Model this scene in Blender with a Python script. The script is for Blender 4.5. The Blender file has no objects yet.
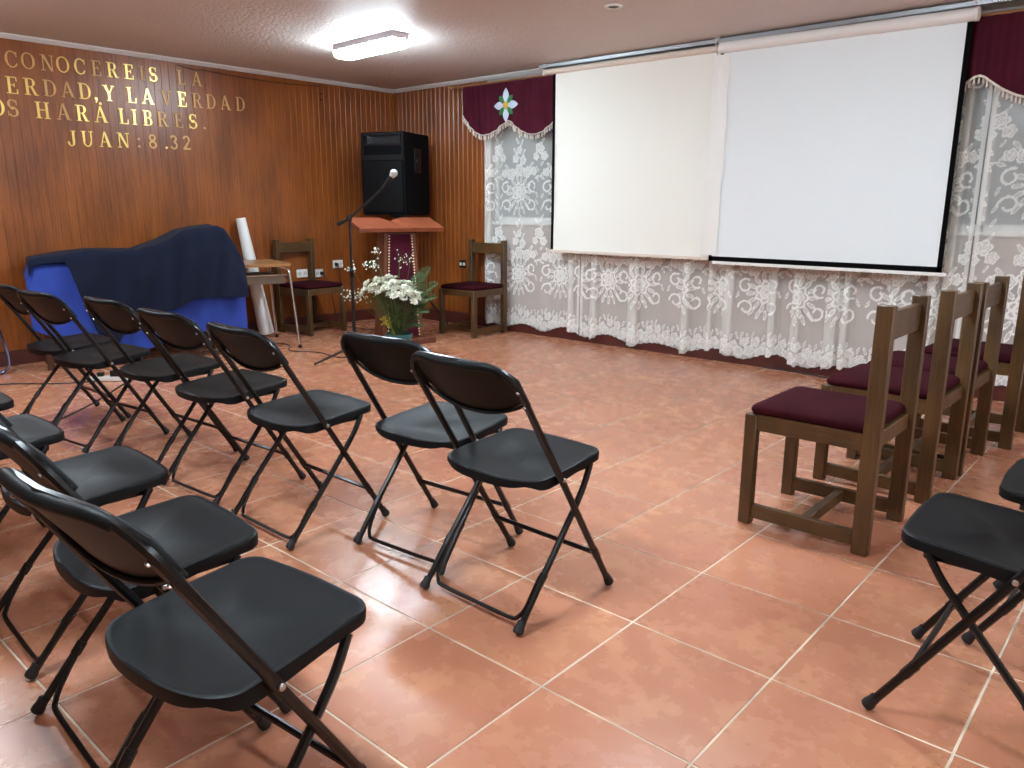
import bpy, bmesh, math, random
import numpy as np
from mathutils import Vector, Matrix
random.seed(7)
rng = np.random.default_rng(5)
sc = bpy.context.scene
COL = sc.collection
PI = math.pi

# ------------------------------------------------------------------ camera
CAM = Vector((7.101, -6.018, 1.267))
cam_data = bpy.data.cameras.new('camera')
cam_data.sensor_fit = 'HORIZONTAL'
cam_data.sensor_width = 36.0
cam_data.lens = 773.64 * 36.0 / 1024.0
cam_data.clip_start = 0.05
cam = bpy.data.objects.new('camera', cam_data)
COL.objects.link(cam)
yaw, pitch, roll = math.radians(131.4415), math.radians(12.8931), math.radians(0.2411)
d = Vector((math.cos(yaw) * math.cos(pitch), math.sin(yaw) * math.cos(pitch), -math.sin(pitch)))
r = d.cross(Vector((0, 0, 1))).normalized()
u = r.cross(d)
r2 = r * math.cos(roll) + u * math.sin(roll)
u2 = -r * math.sin(roll) + u * math.cos(roll)
mat = Matrix((r2, u2, -d)).transposed().to_4x4()
mat.translation = CAM
cam.matrix_world = mat
sc.camera = cam

# ------------------------------------------------------------------ world, light, exposure
world = bpy.data.worlds.new('world')
sc.world = world
world.use_nodes = True
world.node_tree.nodes['Background'].inputs[0].default_value = (0.05, 0.055, 0.07, 1)
world.node_tree.nodes['Background'].inputs[1].default_value = 0.3
sc.view_settings.view_transform = 'Standard'
sc.view_settings.look = 'None'
sc.view_settings.gamma = 1.0
sc.view_settings.use_curve_mapping = False
sc.view_settings.exposure = 0.0
sc.cycles.max_bounces = 10
sc.cycles.diffuse_bounces = 5
sc.cycles.transparent_max_bounces = 24
sc.cycles.sample_clamp_indirect = 6.0
LAMP_E = 109.0          # emission of a tube-lamp cover
ROOM_X, ROOM_Y, H = 10.4, -9.6, 2.539
LAMPS = [(1.955, -1.89), (5.4, -2.75), (1.6, -5.1), (5.3, -5.6), (9.0, -1.9), (9.0, -5.2)]  # last two are unseen, added at the right end to even out the light
LAMP_W = 6.0          # downward light of each tube lamp, watts
LAMP_COL = (0.84, 1.0, 1.10, 1)

# ------------------------------------------------------------------ materials
def srgb(c):
    return tuple((x / 12.92 if x <= 0.04045 else ((x + 0.055) / 1.055) ** 2.4) for x in [v / 255 for v in c]) + (1,)

def new_mat(name, base, rough=0.5, metal=0.0, spec=0.5, bump=0.0, bump_scale=80.0, var=0.0, var_scale=6.0, coat=0.0, sheen=0.0, coords='Object', stretch=None):
    m = bpy.data.materials.new(name)
    m.use_nodes = True
    nt = m.node_tree
    b = nt.nodes['Principled BSDF']
    c = srgb(base)
    b.inputs['Base Color'].default_value = c
    b.inputs['Roughness'].default_value = rough
    b.inputs['Metallic'].default_value = metal
    b.inputs['Specular IOR Level'].default_value = spec
    b.inputs['Coat Weight'].default_value = coat
    b.inputs['Sheen Weight'].default_value = sheen
    tc = nt.nodes.new('ShaderNodeTexCoord')
    src = tc.outputs[coords]
    if stretch:
        mp = nt.nodes.new('ShaderNodeMapping')
        mp.inputs['Scale'].default_value = stretch
        nt.links.new(src, mp.inputs['Vector'])
        src = mp.outputs['Vector']
    if var > 0:
        n = nt.nodes.new('ShaderNodeTexNoise')
        n.inputs['Scale'].default_value = var_scale
        n.inputs['Detail'].default_value = 5
        nt.links.new(src, n.inputs['Vector'])
        mr = nt.nodes.new('ShaderNodeMapRange')
        mr.inputs['From Min'].default_value = 0.3
        mr.inputs['From Max'].default_value = 0.7
        mr.inputs['To Min'].default_value = 1 - var
        mr.inputs['To Max'].default_value = 1 + var
        nt.links.new(n.outputs['Fac'], mr.inputs['Value'])
        mx = nt.nodes.new('ShaderNodeMix')
        mx.data_type = 'RGBA'
        mx.blend_type = 'MULTIPLY'
        mx.inputs['Factor'].default_value = 1
        mx.inputs['A'].default_value = c
        nt.links.new(mr.outputs['Result'], mx.inputs['B'])
        nt.links.new(mx.outputs['Result'], b.inputs['Base Color'])
    if bump > 0:
        n2 = nt.nodes.new('ShaderNodeTexNoise')
        n2.inputs['Scale'].default_value = bump_scale
        n2.inputs['Detail'].default_value = 3
        nt.links.new(src, n2.inputs['Vector'])
        bp = nt.nodes.new('ShaderNodeBump')
        bp.inputs['Strength'].default_value = bump
        bp.inputs['Distance'].default_value = 0.01
        nt.links.new(n2.outputs['Fac'], bp.inputs['Height'])
        nt.links.new(bp.outputs['Normal'], b.inputs['Normal'])
    return m

def wood_mat(name, dark, light, rough=0.35, grain=(26, 26, 1.3), blotch=1.2, rand=0.12, coat=0.0, bump=0.15, world_space=False):
    m = bpy.data.materials.new(name)
    m.use_nodes = True
    nt = m.node_tree
    L = nt.links.new
    b = nt.nodes['Principled BSDF']
    oi = nt.nodes.new('ShaderNodeObjectInfo')
    if world_space:
        g = nt.nodes.new('ShaderNodeNewGeometry')
        src = g.outputs['Position']
    else:
        tc = nt.nodes.new('ShaderNodeTexCoord')
        src = tc.outputs['Object']
    add = nt.nodes.new('ShaderNodeVectorMath')
    add.operation = 'ADD'
    sc_ = nt.nodes.new('ShaderNodeVectorMath')
    sc_.operation = 'SCALE'
    sc_.inputs[0].default_value = (3.1, 5.7, 9.3)
    L(oi.outputs['Random'], sc_.inputs['Scale'])
    L(src, add.inputs[0])
    L(sc_.outputs['Vector'], add.inputs[1])
    mp = nt.nodes.new('ShaderNodeMapping')
    mp.inputs['Scale'].default_value = grain
    L(add.outputs['Vector'], mp.inputs['Vector'])
    n = nt.nodes.new('ShaderNodeTexNoise')
    n.inputs['Scale'].default_value = 3.0
    n.inputs['Detail'].default_value = 6
    n.inputs['Roughness'].default_value = 0.65
    n.inputs['Distortion'].default_value = 0.6
    L(mp.outputs['Vector'], n.inputs['Vector'])
    n2 = nt.nodes.new('ShaderNodeTexNoise')
    n2.inputs['Scale'].default_value = blotch
    n2.inputs['Detail'].default_value = 4
    mp2 = nt.nodes.new('ShaderNodeMapping')
    mp2.inputs['Scale'].default_value = (2.2, 2.2, 1.0)
    L(src, mp2.inputs['Vector'])
    L(mp2.outputs['Vector'], n2.inputs['Vector'])
    m1 = nt.nodes.new('ShaderNodeMath'); m1.operation = 'MULTIPLY_ADD'
    L(n2.outputs['Fac'], m1.inputs[0]); m1.inputs[1].default_value = 0.8
    L(n.outputs['Fac'], m1.inputs[2])
    m2 = nt.nodes.new('ShaderNodeMath'); m2.operation = 'MULTIPLY_ADD'
    L(oi.outputs['Random'], m2.inputs[0]); m2.inputs[1].default_value = rand
    L(m1.outputs[0], m2.inputs[2])
    mr = nt.nodes.new('ShaderNodeMapRange')
    mr.inputs['From Min'].default_value = 0.62
    mr.inputs['From Max'].default_value = 1.22
    L(m2.outputs[0], mr.inputs['Value'])
    ramp = nt.nodes.new('ShaderNodeMix')
    ramp.data_type = 'RGBA'
    ramp.inputs['A'].default_value = srgb(dark)
    ramp.inputs['B'].default_value = srgb(light)
    L(mr.outputs['Result'], ramp.inputs['Factor'])
    L(ramp.outputs['Result'], b.inputs['Base Color'])
    b.inputs['Roughness'].default_value = rough
    b.inputs['Coat Weight'].default_value = coat
    b.inputs['Coat Roughness'].default_value = 0.2
    bp = nt.nodes.new('ShaderNodeBump')
    bp.inputs['Strength'].default_value = bump
    bp.inputs['Distance'].default_value = 0.004
    L(n.outputs['Fac'], bp.inputs['Height'])
    L(bp.outputs['Normal'], b.inputs['Normal'])
    return m

def tile_mat():
    m = bpy.data.materials.new('terracotta_tile')
    m.use_nodes = True
    nt = m.node_tree
    L = nt.links.new
    b = nt.nodes['Principled BSDF']
    g = nt.nodes.new('ShaderNodeNewGeometry')
    oi = nt.nodes.new('ShaderNodeObjectInfo')
    sc_ = nt.nodes.new('ShaderNodeVectorMath'); sc_.operation = 'SCALE'
    sc_.inputs[0].default_value = (17.0, 31.0, 5.0)
    L(oi.outputs['Random'], sc_.inputs['Scale'])
    add = nt.nodes.new('ShaderNodeVectorMath'); add.operation = 'ADD'
    L(g.outputs['Position'], add.inputs[0]); L(sc_.outputs['Vector'], add.inputs[1])
    def noise(s, det, dist=0.0, rough=0.6):
        n = nt.nodes.new('ShaderNodeTexNoise')
        n.inputs['Scale'].default_value = s; n.inputs['Detail'].default_value = det
        n.inputs['Roughness'].default_value = rough; n.inputs['Distortion'].default_value = dist
        L(add.outputs['Vector'], n.inputs['Vector'])
        return n
    big, mid, fine = noise(2.6, 3, 0.3), noise(10.0, 6, 0.0, 0.6), noise(140, 2)
    mr = nt.nodes.new('ShaderNodeMapRange')
    mr.inputs['From Min'].default_value = 0.34; mr.inputs['From Max'].default_value = 0.74
    L(big.outputs['Fac'], mr.inputs['Value'])
    mr2 = nt.nodes.new('ShaderNodeMapRange')
    mr2.inputs['From Min'].default_value = 0.28; mr2.inputs['From Max'].default_value = 0.80
    L(mid.outputs['Fac'], mr2.inputs['Value'])
    mr.interpolation_type = mr2.interpolation_type = 'SMOOTHSTEP'
    mul = nt.nodes.new('ShaderNodeMath'); mul.operation = 'MULTIPLY'
    L(mr.outputs['Result'], mul.inputs[0]); L(mr2.outputs['Result'], mul.inputs[1])
    c1 = nt.nodes.new('ShaderNodeMix'); c1.data_type = 'RGBA'
    c1.inputs['A'].default_value = srgb(TILE_A); c1.inputs['B'].default_value = srgb(TILE_B)
    L(oi.outputs['Random'], c1.inputs['Factor'])
    c2 = nt.nodes.new('ShaderNodeMix'); c2.data_type = 'RGBA'
    c2.inputs['B'].default_value = srgb(TILE_C)
    L(c1.outputs['Result'], c2.inputs['A'])
    soft = nt.nodes.new('ShaderNodeMath'); soft.operation = 'MULTIPLY'; soft.inputs[1].default_value = 0.62
    L(mul.outputs[0], soft.inputs[0]); L(soft.outputs[0], c2.inputs['Factor'])
    L(c2.outputs['Result'], b.inputs['Base Color'])
    rr = nt.nodes.new('ShaderNodeMapRange')
    rr.inputs['To Min'].default_value = 0.20; rr.inputs['To Max'].default_value = 0.34
    L(mid.outputs['Fac'], rr.inputs['Value'])
    L(rr.outputs['Result'], b.inputs['Roughness'])
    b.inputs['Specular IOR Level'].default_value = 0.5
    bp = nt.nodes.new('ShaderNodeBump'); bp.inputs['Strength'].default_value = 0.05; bp.inputs['Distance'].default_value = 0.003
    L(mid.outputs['Fac'], bp.inputs['Height']); L(bp.outputs['Normal'], b.inputs['Normal'])
    return m

def ceiling_mat():
    m = bpy.data.materials.new('sprayed_plaster')
    m.use_nodes = True
    nt = m.node_tree
    L = nt.links.new
    b = nt.nodes['Principled BSDF']
    b.inputs['Roughness'].default_value = 0.55
    b.inputs['Specular IOR Level'].default_value = 0.5
    g = nt.nodes.new('ShaderNodeNewGeometry')
    n = nt.nodes.new('ShaderNodeTexNoise'); n.inputs['Scale'].default_value = 42; n.inputs['Detail'].default_value = 4
    n2 = nt.nodes.new('ShaderNodeTexNoise'); n2.inputs['Scale'].default_value = 1.1; n2.inputs['Detail'].default_value = 3
    L(g.outputs['Position'], n.inputs['Vector']); L(g.outputs['Position'], n2.inputs['Vector'])
    mx = nt.nodes.new('ShaderNodeMix'); mx.data_type = 'RGBA'
    mx.inputs['A'].default_value = srgb((204, 196, 192)); mx.inputs['B'].default_value = srgb((218, 212, 209))
    L(n2.outputs['Fac'], mx.inputs['Factor']); L(mx.outputs['Result'], b.inputs['Base Color'])
    bp = nt.nodes.new('ShaderNodeBump'); bp.inputs['Strength'].default_value = 0.55; bp.inputs['Distance'].default_value = 0.012
    L(n.outputs['Fac'], bp.inputs['Height']); L(bp.outputs['Normal'], b.inputs['Normal'])
    return m

def lace_mat():
    m = bpy.data.materials.new('white_lace')
    m.use_nodes = True
    nt = m.node_tree
    L = nt.links.new
    out = nt.nodes['Material Output']
    nt.nodes.remove(nt.nodes['Principled BSDF'])
    at = nt.nodes.new('ShaderNodeAttribute'); at.attribute_name = 'weave'
    df = nt.nodes.new('ShaderNodeBsdfDiffuse'); df.inputs['Color'].default_value = srgb((246, 246, 242))
    tl = nt.nodes.new('ShaderNodeBsdfTranslucent'); tl.inputs['Color'].default_value = srgb((236, 234, 228))
    mx = nt.nodes.new('ShaderNodeMixShader'); mx.inputs[0].default_value = 0.16
    L(df.outputs[0], mx.inputs[1]); L(tl.outputs[0], mx.inputs[2])
    tr = nt.nodes.new('ShaderNodeBsdfTransparent')
    m2 = nt.nodes.new('ShaderNodeMixShader')
    L(at.outputs['Fac'], m2.inputs[0]); L(tr.outputs[0], m2.inputs[1]); L(mx.outputs[0], m2.inputs[2])
    L(m2.outputs[0], out.inputs['Surface'])
    return m

def emit_mat(name, col, s):
    m = bpy.data.materials.new(name)
    m.use_nodes = True
    b = m.node_tree.nodes['Principled BSDF']
    b.inputs['Base Color'].default_value = (0.9, 0.9, 0.9, 1)
    b.inputs['Emission Color'].default_value = col
    b.inputs['Emission Strength'].default_value = s
    return m

TILE_A, TILE_B, TILE_C = (174, 113, 87), (184, 121, 92), (208, 153, 109)
M = {}
M['tile'] = tile_mat()
M['grout'] = new_mat('pale_grout', (206, 186, 164), 0.8, var=0.4, var_scale=5)
M['ceiling'] = ceiling_mat()
M['panel'] = wood_mat('varnished_panelling', (92, 45, 16), (154, 85, 32), rough=0.33, grain=(20, 20, 1.0), blotch=1.5, rand=0.10, world_space=True)
M['wall_backing'] = new_mat('panel_groove', (98, 56, 26), 0.5)
M['plaster'] = new_mat('taupe_plaster', (176, 158, 150), 0.8, bump=0.1, bump_scale=60)
M['back_plaster'] = new_mat('cream_plaster', (206, 190, 172), 0.8)
M['skirting'] = new_mat('oxblood_skirting', (84, 38, 32), 0.4, var=0.15)
M['cornice'] = new_mat('white_cornice', (200, 192, 188), 0.6)
M['white_paint'] = new_mat('white_paint', (226, 226, 222), 0.45)
M['pane'] = new_mat('frosted_pane', (138, 142, 144), 0.3)
M['chair_plastic'] = new_mat('black_plastic', (17, 19, 21), 0.48, spec=0.16, bump=0.05, bump_scale=500)
M['chair_tube'] = new_mat('black_enamel_tube', (11, 11, 12), 0.28, spec=0.4)
M['rubber'] = new_mat('black_rubber', (18, 18, 18), 0.65)
M['steel'] = new_mat('zinc_steel', (200, 200, 200), 0.3, metal=1.0)
M['chrome'] = new_mat('chrome', (215, 218, 220), 0.18, metal=1.0)
M['oak'] = wood_mat('stained_oak', (46, 31, 16), (98, 70, 38), rough=0.42, grain=(40, 40, 2.2), blotch=4.0, rand=0.15)
M['oak_h'] = wood_mat('stained_oak_across', (46, 31, 16), (98, 70, 38), rough=0.42, grain=(2.2, 40, 40), blotch=4.0, rand=0.15)
M['oak_d'] = wood_mat('stained_oak_along', (46, 31, 16), (98, 70, 38), rough=0.42, grain=(40, 2.2, 40), blotch=4.0, rand=0.15)
M['velvet_seat'] = new_mat('plum_velvet', (50, 14, 21), 0.9, spec=0.06, var=0.2, var_scale=9, bump=0.1, bump_scale=200)
M['velvet'] = new_mat('maroon_velvet', (70, 19, 35), 0.85, spec=0.12, var=0.15, var_scale=6)
M['fringe'] = new_mat('cream_fringe', (222, 212, 200), 0.8)
M['lace'] = lace_mat()
M['screen1'] = new_mat('ivory_screen', (240, 240, 232), 0.75)
M['screen2'] = new_mat('white_screen', (230, 236, 238), 0.75, spec=0.2)
M['black_border'] = new_mat('black_border', (8, 8, 9), 0.8, spec=0.05)
M['tube_cream'] = new_mat('cream_case', (222, 208, 194), 0.45)
M['tube_white'] = new_mat('white_case', (234, 232, 230), 0.4)
M['tape'] = new_mat('white_tape', (236, 236, 232), 0.35, bump=0.25, bump_scale=26, stretch=(1, 1, 0.5))
M['alu'] = new_mat('aluminium_track', (170, 174, 178), 0.35, metal=0.7)
M['brass'] = new_mat('polished_brass', (240, 204, 118), 0.30, metal=0.7)
M['brass_dull'] = new_mat('darker_brass', (204, 158, 98), 0.5, metal=0.25)  # darker, rougher brass on some of the letters
M['stud'] = new_mat('pale_brass_studs', (236, 214, 170), 0.35, metal=0.3)
M['brass_rod'] = new_mat('brass_rod', (190, 150, 100), 0.4, metal=0.8)
M['navy'] = new_mat('navy_cloth', (16, 22, 42), 0.9, spec=0.2, sheen=0.02, var=0.12, var_scale=5)
M['royal'] = new_mat('royal_blue_cloth', (40, 64, 150), 0.8, spec=0.3, sheen=0.02, var=0.08)
M['dark_wood'] = wood_mat('dark_wood', (52, 30, 18), (92, 56, 32), rough=0.4)
M['speaker'] = new_mat('black_carpet_box', (9, 9, 12), 0.85, spec=0.1, bump=0.25, bump_scale=300)
M['grille'] = new_mat('speaker_grille', (7, 7, 9), 0.7, spec=0.15, bump=0.3, bump_scale=600)
M['dark_plastic'] = new_mat('dark_plastic', (17, 17, 19), 0.45, spec=0.25)
M['horn'] = new_mat('grey_horn', (30, 31, 34), 0.4, spec=0.3)
M['black_metal'] = new_mat('black_metal', (16, 16, 17), 0.35)
M['mic_grille'] = new_mat('silver_mesh', (205, 205, 205), 0.4, metal=0.5, bump=0.5, bump_scale=500)
M['pulpit'] = wood_mat('reddish_mahogany', (104, 50, 32), (152, 83, 57), rough=0.3, grain=(3, 30, 30), blotch=3, rand=0.1)
M['pulpit_side'] = wood_mat('dark_mahogany', (84, 44, 30), (122, 70, 48), rough=0.35, grain=(30, 30, 2), blotch=3, rand=0.1)
M['petal'] = new_mat('white_petals', (240, 240, 226), 0.7)
M['petal_eye'] = new_mat('yellow_green_eye', (206, 206, 120), 0.7)
M['stem'] = new_mat('green_stem', (74, 98, 44), 0.6, var=0.3, var_scale=30)
M['leaf'] = new_mat('fern_green', (44, 74, 34), 0.55, var=0.25, var_scale=20)
M['yellow_leaf'] = new_mat('yellow_leaf', (176, 160, 52), 0.6)
M['teal'] = new_mat('teal_pot', (52, 112, 116), 0.35)
M['outlet'] = new_mat('white_outlet', (228, 226, 220), 0.35)
M['desk_top'] = wood_mat('desk_laminate', (120, 80, 46), (168, 122, 74), rough=0.35, grain=(2, 30, 30))
M['tray'] = new_mat('grey_metal_tray', (120, 112, 100), 0.35, metal=0.7)
M['paper'] = new_mat('white_paper_roll', (232, 232, 230), 0.5)
M['cable'] = new_mat('black_cable', (18, 18, 19), 0.5)
M['bead_white'] = new_mat('pale_blue_beads', (196, 206, 226), 0.35, bump=0.5, bump_scale=220)
M['bead_green'] = new_mat('green_beads', (40, 120, 62), 0.35, bump=0.5, bump_scale=220)
M['bead_gold'] = new_mat('gold_beads', (206, 160, 60), 0.35, bump=0.5, bump_scale=220)
M['lamp_base'] = new_mat('white_lamp_base', (214, 210, 218), 0.4)
M['lamp_cover'] = emit_mat('lit_lamp_cover', LAMP_COL, LAMP_E)
M['blue_chrome'] = new_mat('chrome_tube_stand', (150, 165, 215), 0.2, metal=1.0)

# ------------------------------------------------------------------ mesh helpers
class MB:
    """collects shapes, then links them as one mesh object"""
    def __init__(s):
        s.v, s.f, s.mi, s.m = [], [], [], 0
    def add(s, vs, fs):
        o = len(s.v)
        s.v.extend([tuple(map(float, p)) for p in vs])
        s.f.extend([tuple(i + o for i in f) for f in fs])
        s.mi.extend([s.m] * len(fs))
        return s
    def box(s, c, size, rz=0.0, bev=0.0, rot=None):
        x, y, z = [k / 2 for k in size]
        R = rot if rot is not None else Matrix.Rotation(rz, 3, 'Z')
        bm = bmesh.new()
        bmesh.ops.create_cube(bm, size=1)
        for v in bm.verts:
            v.co = Vector((v.co.x * 2 * x, v.co.y * 2 * y, v.co.z * 2 * z))
        if bev > 0:
            bmesh.ops.bevel(bm, geom=bm.edges[:] , offset=bev, segments=1 if bev < 0.004 else 2, affect='EDGES', profile=0.7)
        bm.verts.index_update()
        s.add([R @ v.co + Vector(c) for v in bm.verts], [[v.index for v in f.verts] for f in bm.faces])
        bm.free()
        return s
    def tube(s, pts, rad, n=8, cap=True, closed=False, flat=1.0):
        pts = [Vector(p) for p in pts]
        k = len(pts)
        rs = rad if isinstance(rad, (list, tuple)) else [rad] * k
        def tan(i):
            if closed:
                return (pts[(i + 1) % k] - pts[i - 1]).normalized()
            a, b = pts[max(i - 1, 0)], pts[min(i + 1, k - 1)]
            return (b - a).normalized()
        t = tan(0)
        ref = Vector((1, 0, 0)) if abs(t.x) < 0.8 else Vector((0, 1, 0))
        nrm = (ref - t * ref.dot(t)).normalized()
        vs, fs = [], []
        for i in range(k):
            t = tan(i)
            nrm = (nrm - t * nrm.dot(t)).normalized()
            bn = t.cross(nrm)
            for j in range(n):
                a = 2 * PI * j / n
                vs.append(pts[i] + nrm * math.cos(a) * rs[i] * flat + bn * math.sin(a) * rs[i])
        m = k if closed else k - 1
        for i in range(m):
            i2 = (i + 1) % k
            for j in range(n):
                j2 = (j + 1) % n
                fs.append((i * n + j, i * n + j2, i2 * n + j2, i2 * n + j))
        if cap and not closed:
            fs.append(tuple(range(n - 1, -1, -1)))
            fs.append(tuple(range((k - 1) * n, k * n)))
        return s.add(vs, fs)
    def lathe(s, prof, c=(0, 0, 0), n=16, R=None):
        vs, fs = [], []
        for rr, z in prof:
            for j in range(n):
                a = 2 * PI * j / n
                p = Vector((rr * math.cos(a), rr * math.sin(a), z))
                if R is not None:
                    p = R @ p
                vs.append(p + Vector(c))
        for i in range(len(prof) - 1):
            for j in range(n):
                j2 = (j + 1) % n
                fs.append((i * n + j, i * n + j2, (i + 1) * n + j2, (i + 1) * n + j))
        fs.append(tuple(range(n - 1, -1, -1)))
        fs.append(tuple(range((len(prof) - 1) * n, len(prof) * n)))
        return s.add(vs, fs)
    def prism(s, poly, origin, ax, ay, az, depth):
        """polygon in the ax/ay plane pushed along az by depth"""
        o, ax, ay, az = Vector(origin), Vector(ax), Vector(ay), Vector(az)
        n = len(poly)
        a = [o + ax * p[0] + ay * p[1] for p in poly]
        b = [p + az * depth for p in a]
        fs = [tuple(range(n - 1, -1, -1)), tuple(range(n, 2 * n))]
        for i in range(n):
            j = (i + 1) % n
            fs.append((i, j, n + j, n + i))
        return s.add(a + b, fs)
    def grid(s, P, thick=0.0):
        """P: rows x cols of points; optional thickness along the normals"""
        P = np.asarray(P, float)
        a, b = P.shape[:2]
        idx = np.arange(a * b).reshape(a, b)
        q = np.stack([idx[:-1, :-1], idx[:-1, 1:], idx[1:, 1:], idx[1:, :-1]], -1).reshape(-1, 4)
        if thick == 0:
            return s.add(P.reshape(-1, 3), q.tolist())
        du, dv = np.gradient(P, axis=0), np.gradient(P, axis=1)
        nn = np.cross(du, dv)
        nn /= np.linalg.norm(nn, axis=-1, keepdims=True) + 1e-12
        B = P + nn * thick
        fs = q[:, ::-1].tolist() + (q + a * b).tolist()
        loop = list(idx[0, :]) + list(idx[1:, -1]) + list(idx[-1, -2::-1]) + list(idx[-2:0:-1, 0])
        for i in range(len(loop)):
            p0, p1 = loop[i], loop[(i + 1) % len(loop)]
            fs.append((p0, p1, p1 + a * b, p0 + a * b))
        return s.add(np.concatenate([P.reshape(-1, 3), B.reshape(-1, 3)]), [tuple(map(int, f)) for f in fs])
    def mesh(s, name, mats, smooth=True, angle=40):
        me = bpy.data.meshes.new(name)
        me.from_pydata(s.v, [], s.f)
        for m in (mats if isinstance(mats, (list, tuple)) else [mats]):
            me.materials.append(m)
        if any(s.mi):
            me.polygons.foreach_set('material_index', s.mi)
        bm = bmesh.new(); bm.from_mesh(me)
        bmesh.ops.recalc_face_normals(bm, faces=bm.faces[:])
        bm.to_mesh(me); bm.free()
        if smooth:
            me.polygons.foreach_set('use_smooth', [True] * len(me.polygons))
            me.set_sharp_from_angle(angle=math.radians(angle))
        me.update()
        return me
    def build(s, name, mats, parent=None, smooth=True, angle=40, loc=None):
        o = bpy.data.objects.new(name, s.mesh(name, mats, smooth, angle))
        COL.objects.link(o)
        if parent is not None:
            o.parent = parent
        if loc is not None:
            o.location = loc
        return o

def tag(o, label=None, cat=None, group=None, kind=None):
    if label: o['label'] = label
    if cat: o['category'] = cat
    if group: o['group'] = group
    if kind: o['kind'] = kind
    return o

def thing(name, label, cat, loc=(0, 0, 0), rz=0.0, group=None):
    o = bpy.data.objects.new(name, None)
    o.empty_display_size = 0.1
    COL.objects.link(o)
    o.location = loc
    o.rotation_euler = (0, 0, rz)
    return tag(o, label, cat, group)

def dup(root, loc, rz, label):
    c = root.copy(); COL.objects.link(c)
    c.location = loc; c.rotation_euler = (0, 0, rz); c['label'] = label
    for ch in list(root.children):
        k = ch.copy(); COL.objects.link(k); k.parent = c
        for g in list(ch.children):
            q = g.copy(); COL.objects.link(q); q.parent = k
    return c

def catmull(pts, n=6):
    pts = [Vector(p) for p in pts]
    out = []
    for i in range(len(pts) - 1):
        p0, p1, p2, p3 = pts[max(i - 1, 0)], pts[i], pts[i + 1], pts[min(i + 2, len(pts) - 1)]
        for k in range(n):
            t = k / n
            out.append(0.5 * ((2 * p1) + (p2 - p0) * t + (2 * p0 - 5 * p1 + 4 * p2 - p3) * t * t + (3 * p1 - p0 - 3 * p2 + p3) * t ** 3))
    out.append(pts[-1])
    return out

# ------------------------------------------------------------------ room shell
fl = MB().box((ROOM_X / 2, ROOM_Y / 2, -0.0513), (ROOM_X + 0.4, -ROOM_Y + 0.4, 0.1)).build('floor', M['grout'])
tag(fl, kind='structure')
T = 0.45
tile_me = MB().box((0, 0, -0.006), (T - 0.0062, T - 0.0062, 0.012), bev=0.0014).mesh('tile', M['tile'])
tile_cuts = {}
rest = MB()
for i in range(-1, 24):
    for j in range(-1, 22):
        x0, x1 = max(T * (i + 0.181 - 1), 0.0), min(T * (i + 0.181), ROOM_X)
        y1, y0 = min(-T * (j + 0.147 - 1), 0.0), max(-T * (j + 0.147), ROOM_Y)
        if x1 - x0 < 0.02 or y1 - y0 < 0.02:
            continue
        cx, cy, sx, sy = (x0 + x1) / 2, (y0 + y1) / 2, x1 - x0, y1 - y0
        v = Vector((cx, cy, 0)) - Vector((CAM.x, CAM.y, 0))
        fwd = v.x * math.cos(yaw) + v.y * math.sin(yaw)
        lat = v.x * math.sin(yaw) - v.y * math.cos(yaw)
        if fwd > 1.0 and abs(lat) < 0.68 * fwd + 0.42:      # the floor that lies ahead: tiles one by one
            if abs(sx - T) < 1e-4 and abs(sy - T) < 1e-4:
                me = tile_me
            else:
                k = (round(sx, 3), round(sy, 3))
                if k not in tile_cuts:
                    tile_cuts[k] = MB().box((0, 0, -0.006), (sx - 0.0062, sy - 0.0062, 0.012), bev=0.0014).mesh('tile', M['tile'])
                me = tile_cuts[k]
            o = bpy.data.objects.new('tile', me); COL.objects.link(o)
            o.parent = fl
            o.location = (cx, cy, 0.0 + random.uniform(-0.0004, 0.0004))
            o.rotation_euler = (random.uniform(-0.0012, 0.0012), random.uniform(-0.0012, 0.0012), 0)
        else:
            rest.box((cx, cy, -0.006), (sx - 0.006, sy - 0.006, 0.012))
tag(rest.build('floor_tiles', M['tile'], fl, smooth=False), kind='stuff')

tag(MB().box((ROOM_X / 2, ROOM_Y / 2, H + 0.06), (ROOM_X + 0.4, -ROOM_Y + 0.4, 0.12)).build('ceiling', M['ceiling'], smooth=False), kind='structure')
# left wall: varnished tongue-and-groove boards on a backing
wl = MB().box((-0.08, ROOM_Y / 2, H / 2), (0.13, -ROOM_Y + 0.4, H)).build('wall_left', M['wall_backing'], smooth=False)
tag(wl, kind='structure')
PW = 0.068
def plank_mesh(w, c=0.0048, name='plank'):
    # vertical board, face towards +x, chamfered edges
    h = w / 2 - 0.0002
    poly = [(-h, 0), (h, 0), (h, 0.0125 - 0.7 * c), (h - c, 0.0125), (-h + c, 0.0125), (-h, 0.0125 - 0.7 * c)]
    return MB().prism(poly, (0, 0, 0), (0, 1, 0), (1, 0, 0), (0, 0, 1), H - 0.001).mesh(name, M['panel'], smooth=False)
pm = plank_mesh(PW, 0.0024)
pm_ribbed = plank_mesh(PW, 0.0085)
y = -0.034
n_pl = 0
while y > -5.2:
    o = bpy.data.objects.new('plank', pm); COL.objects.link(o); o.parent = wl
    o.location = (-0.0125 + random.uniform(-0.0008, 0.0008), y, 0)
    y -= PW
rest = MB()
while y > ROOM_Y:
    rest.box((-0.006, y, H / 2), (0.012, PW - 0.006, H - 0.002)); y -= PW
tag(rest.build('wall_boards', M['panel'], wl, smooth=False), kind='stuff')
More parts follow.
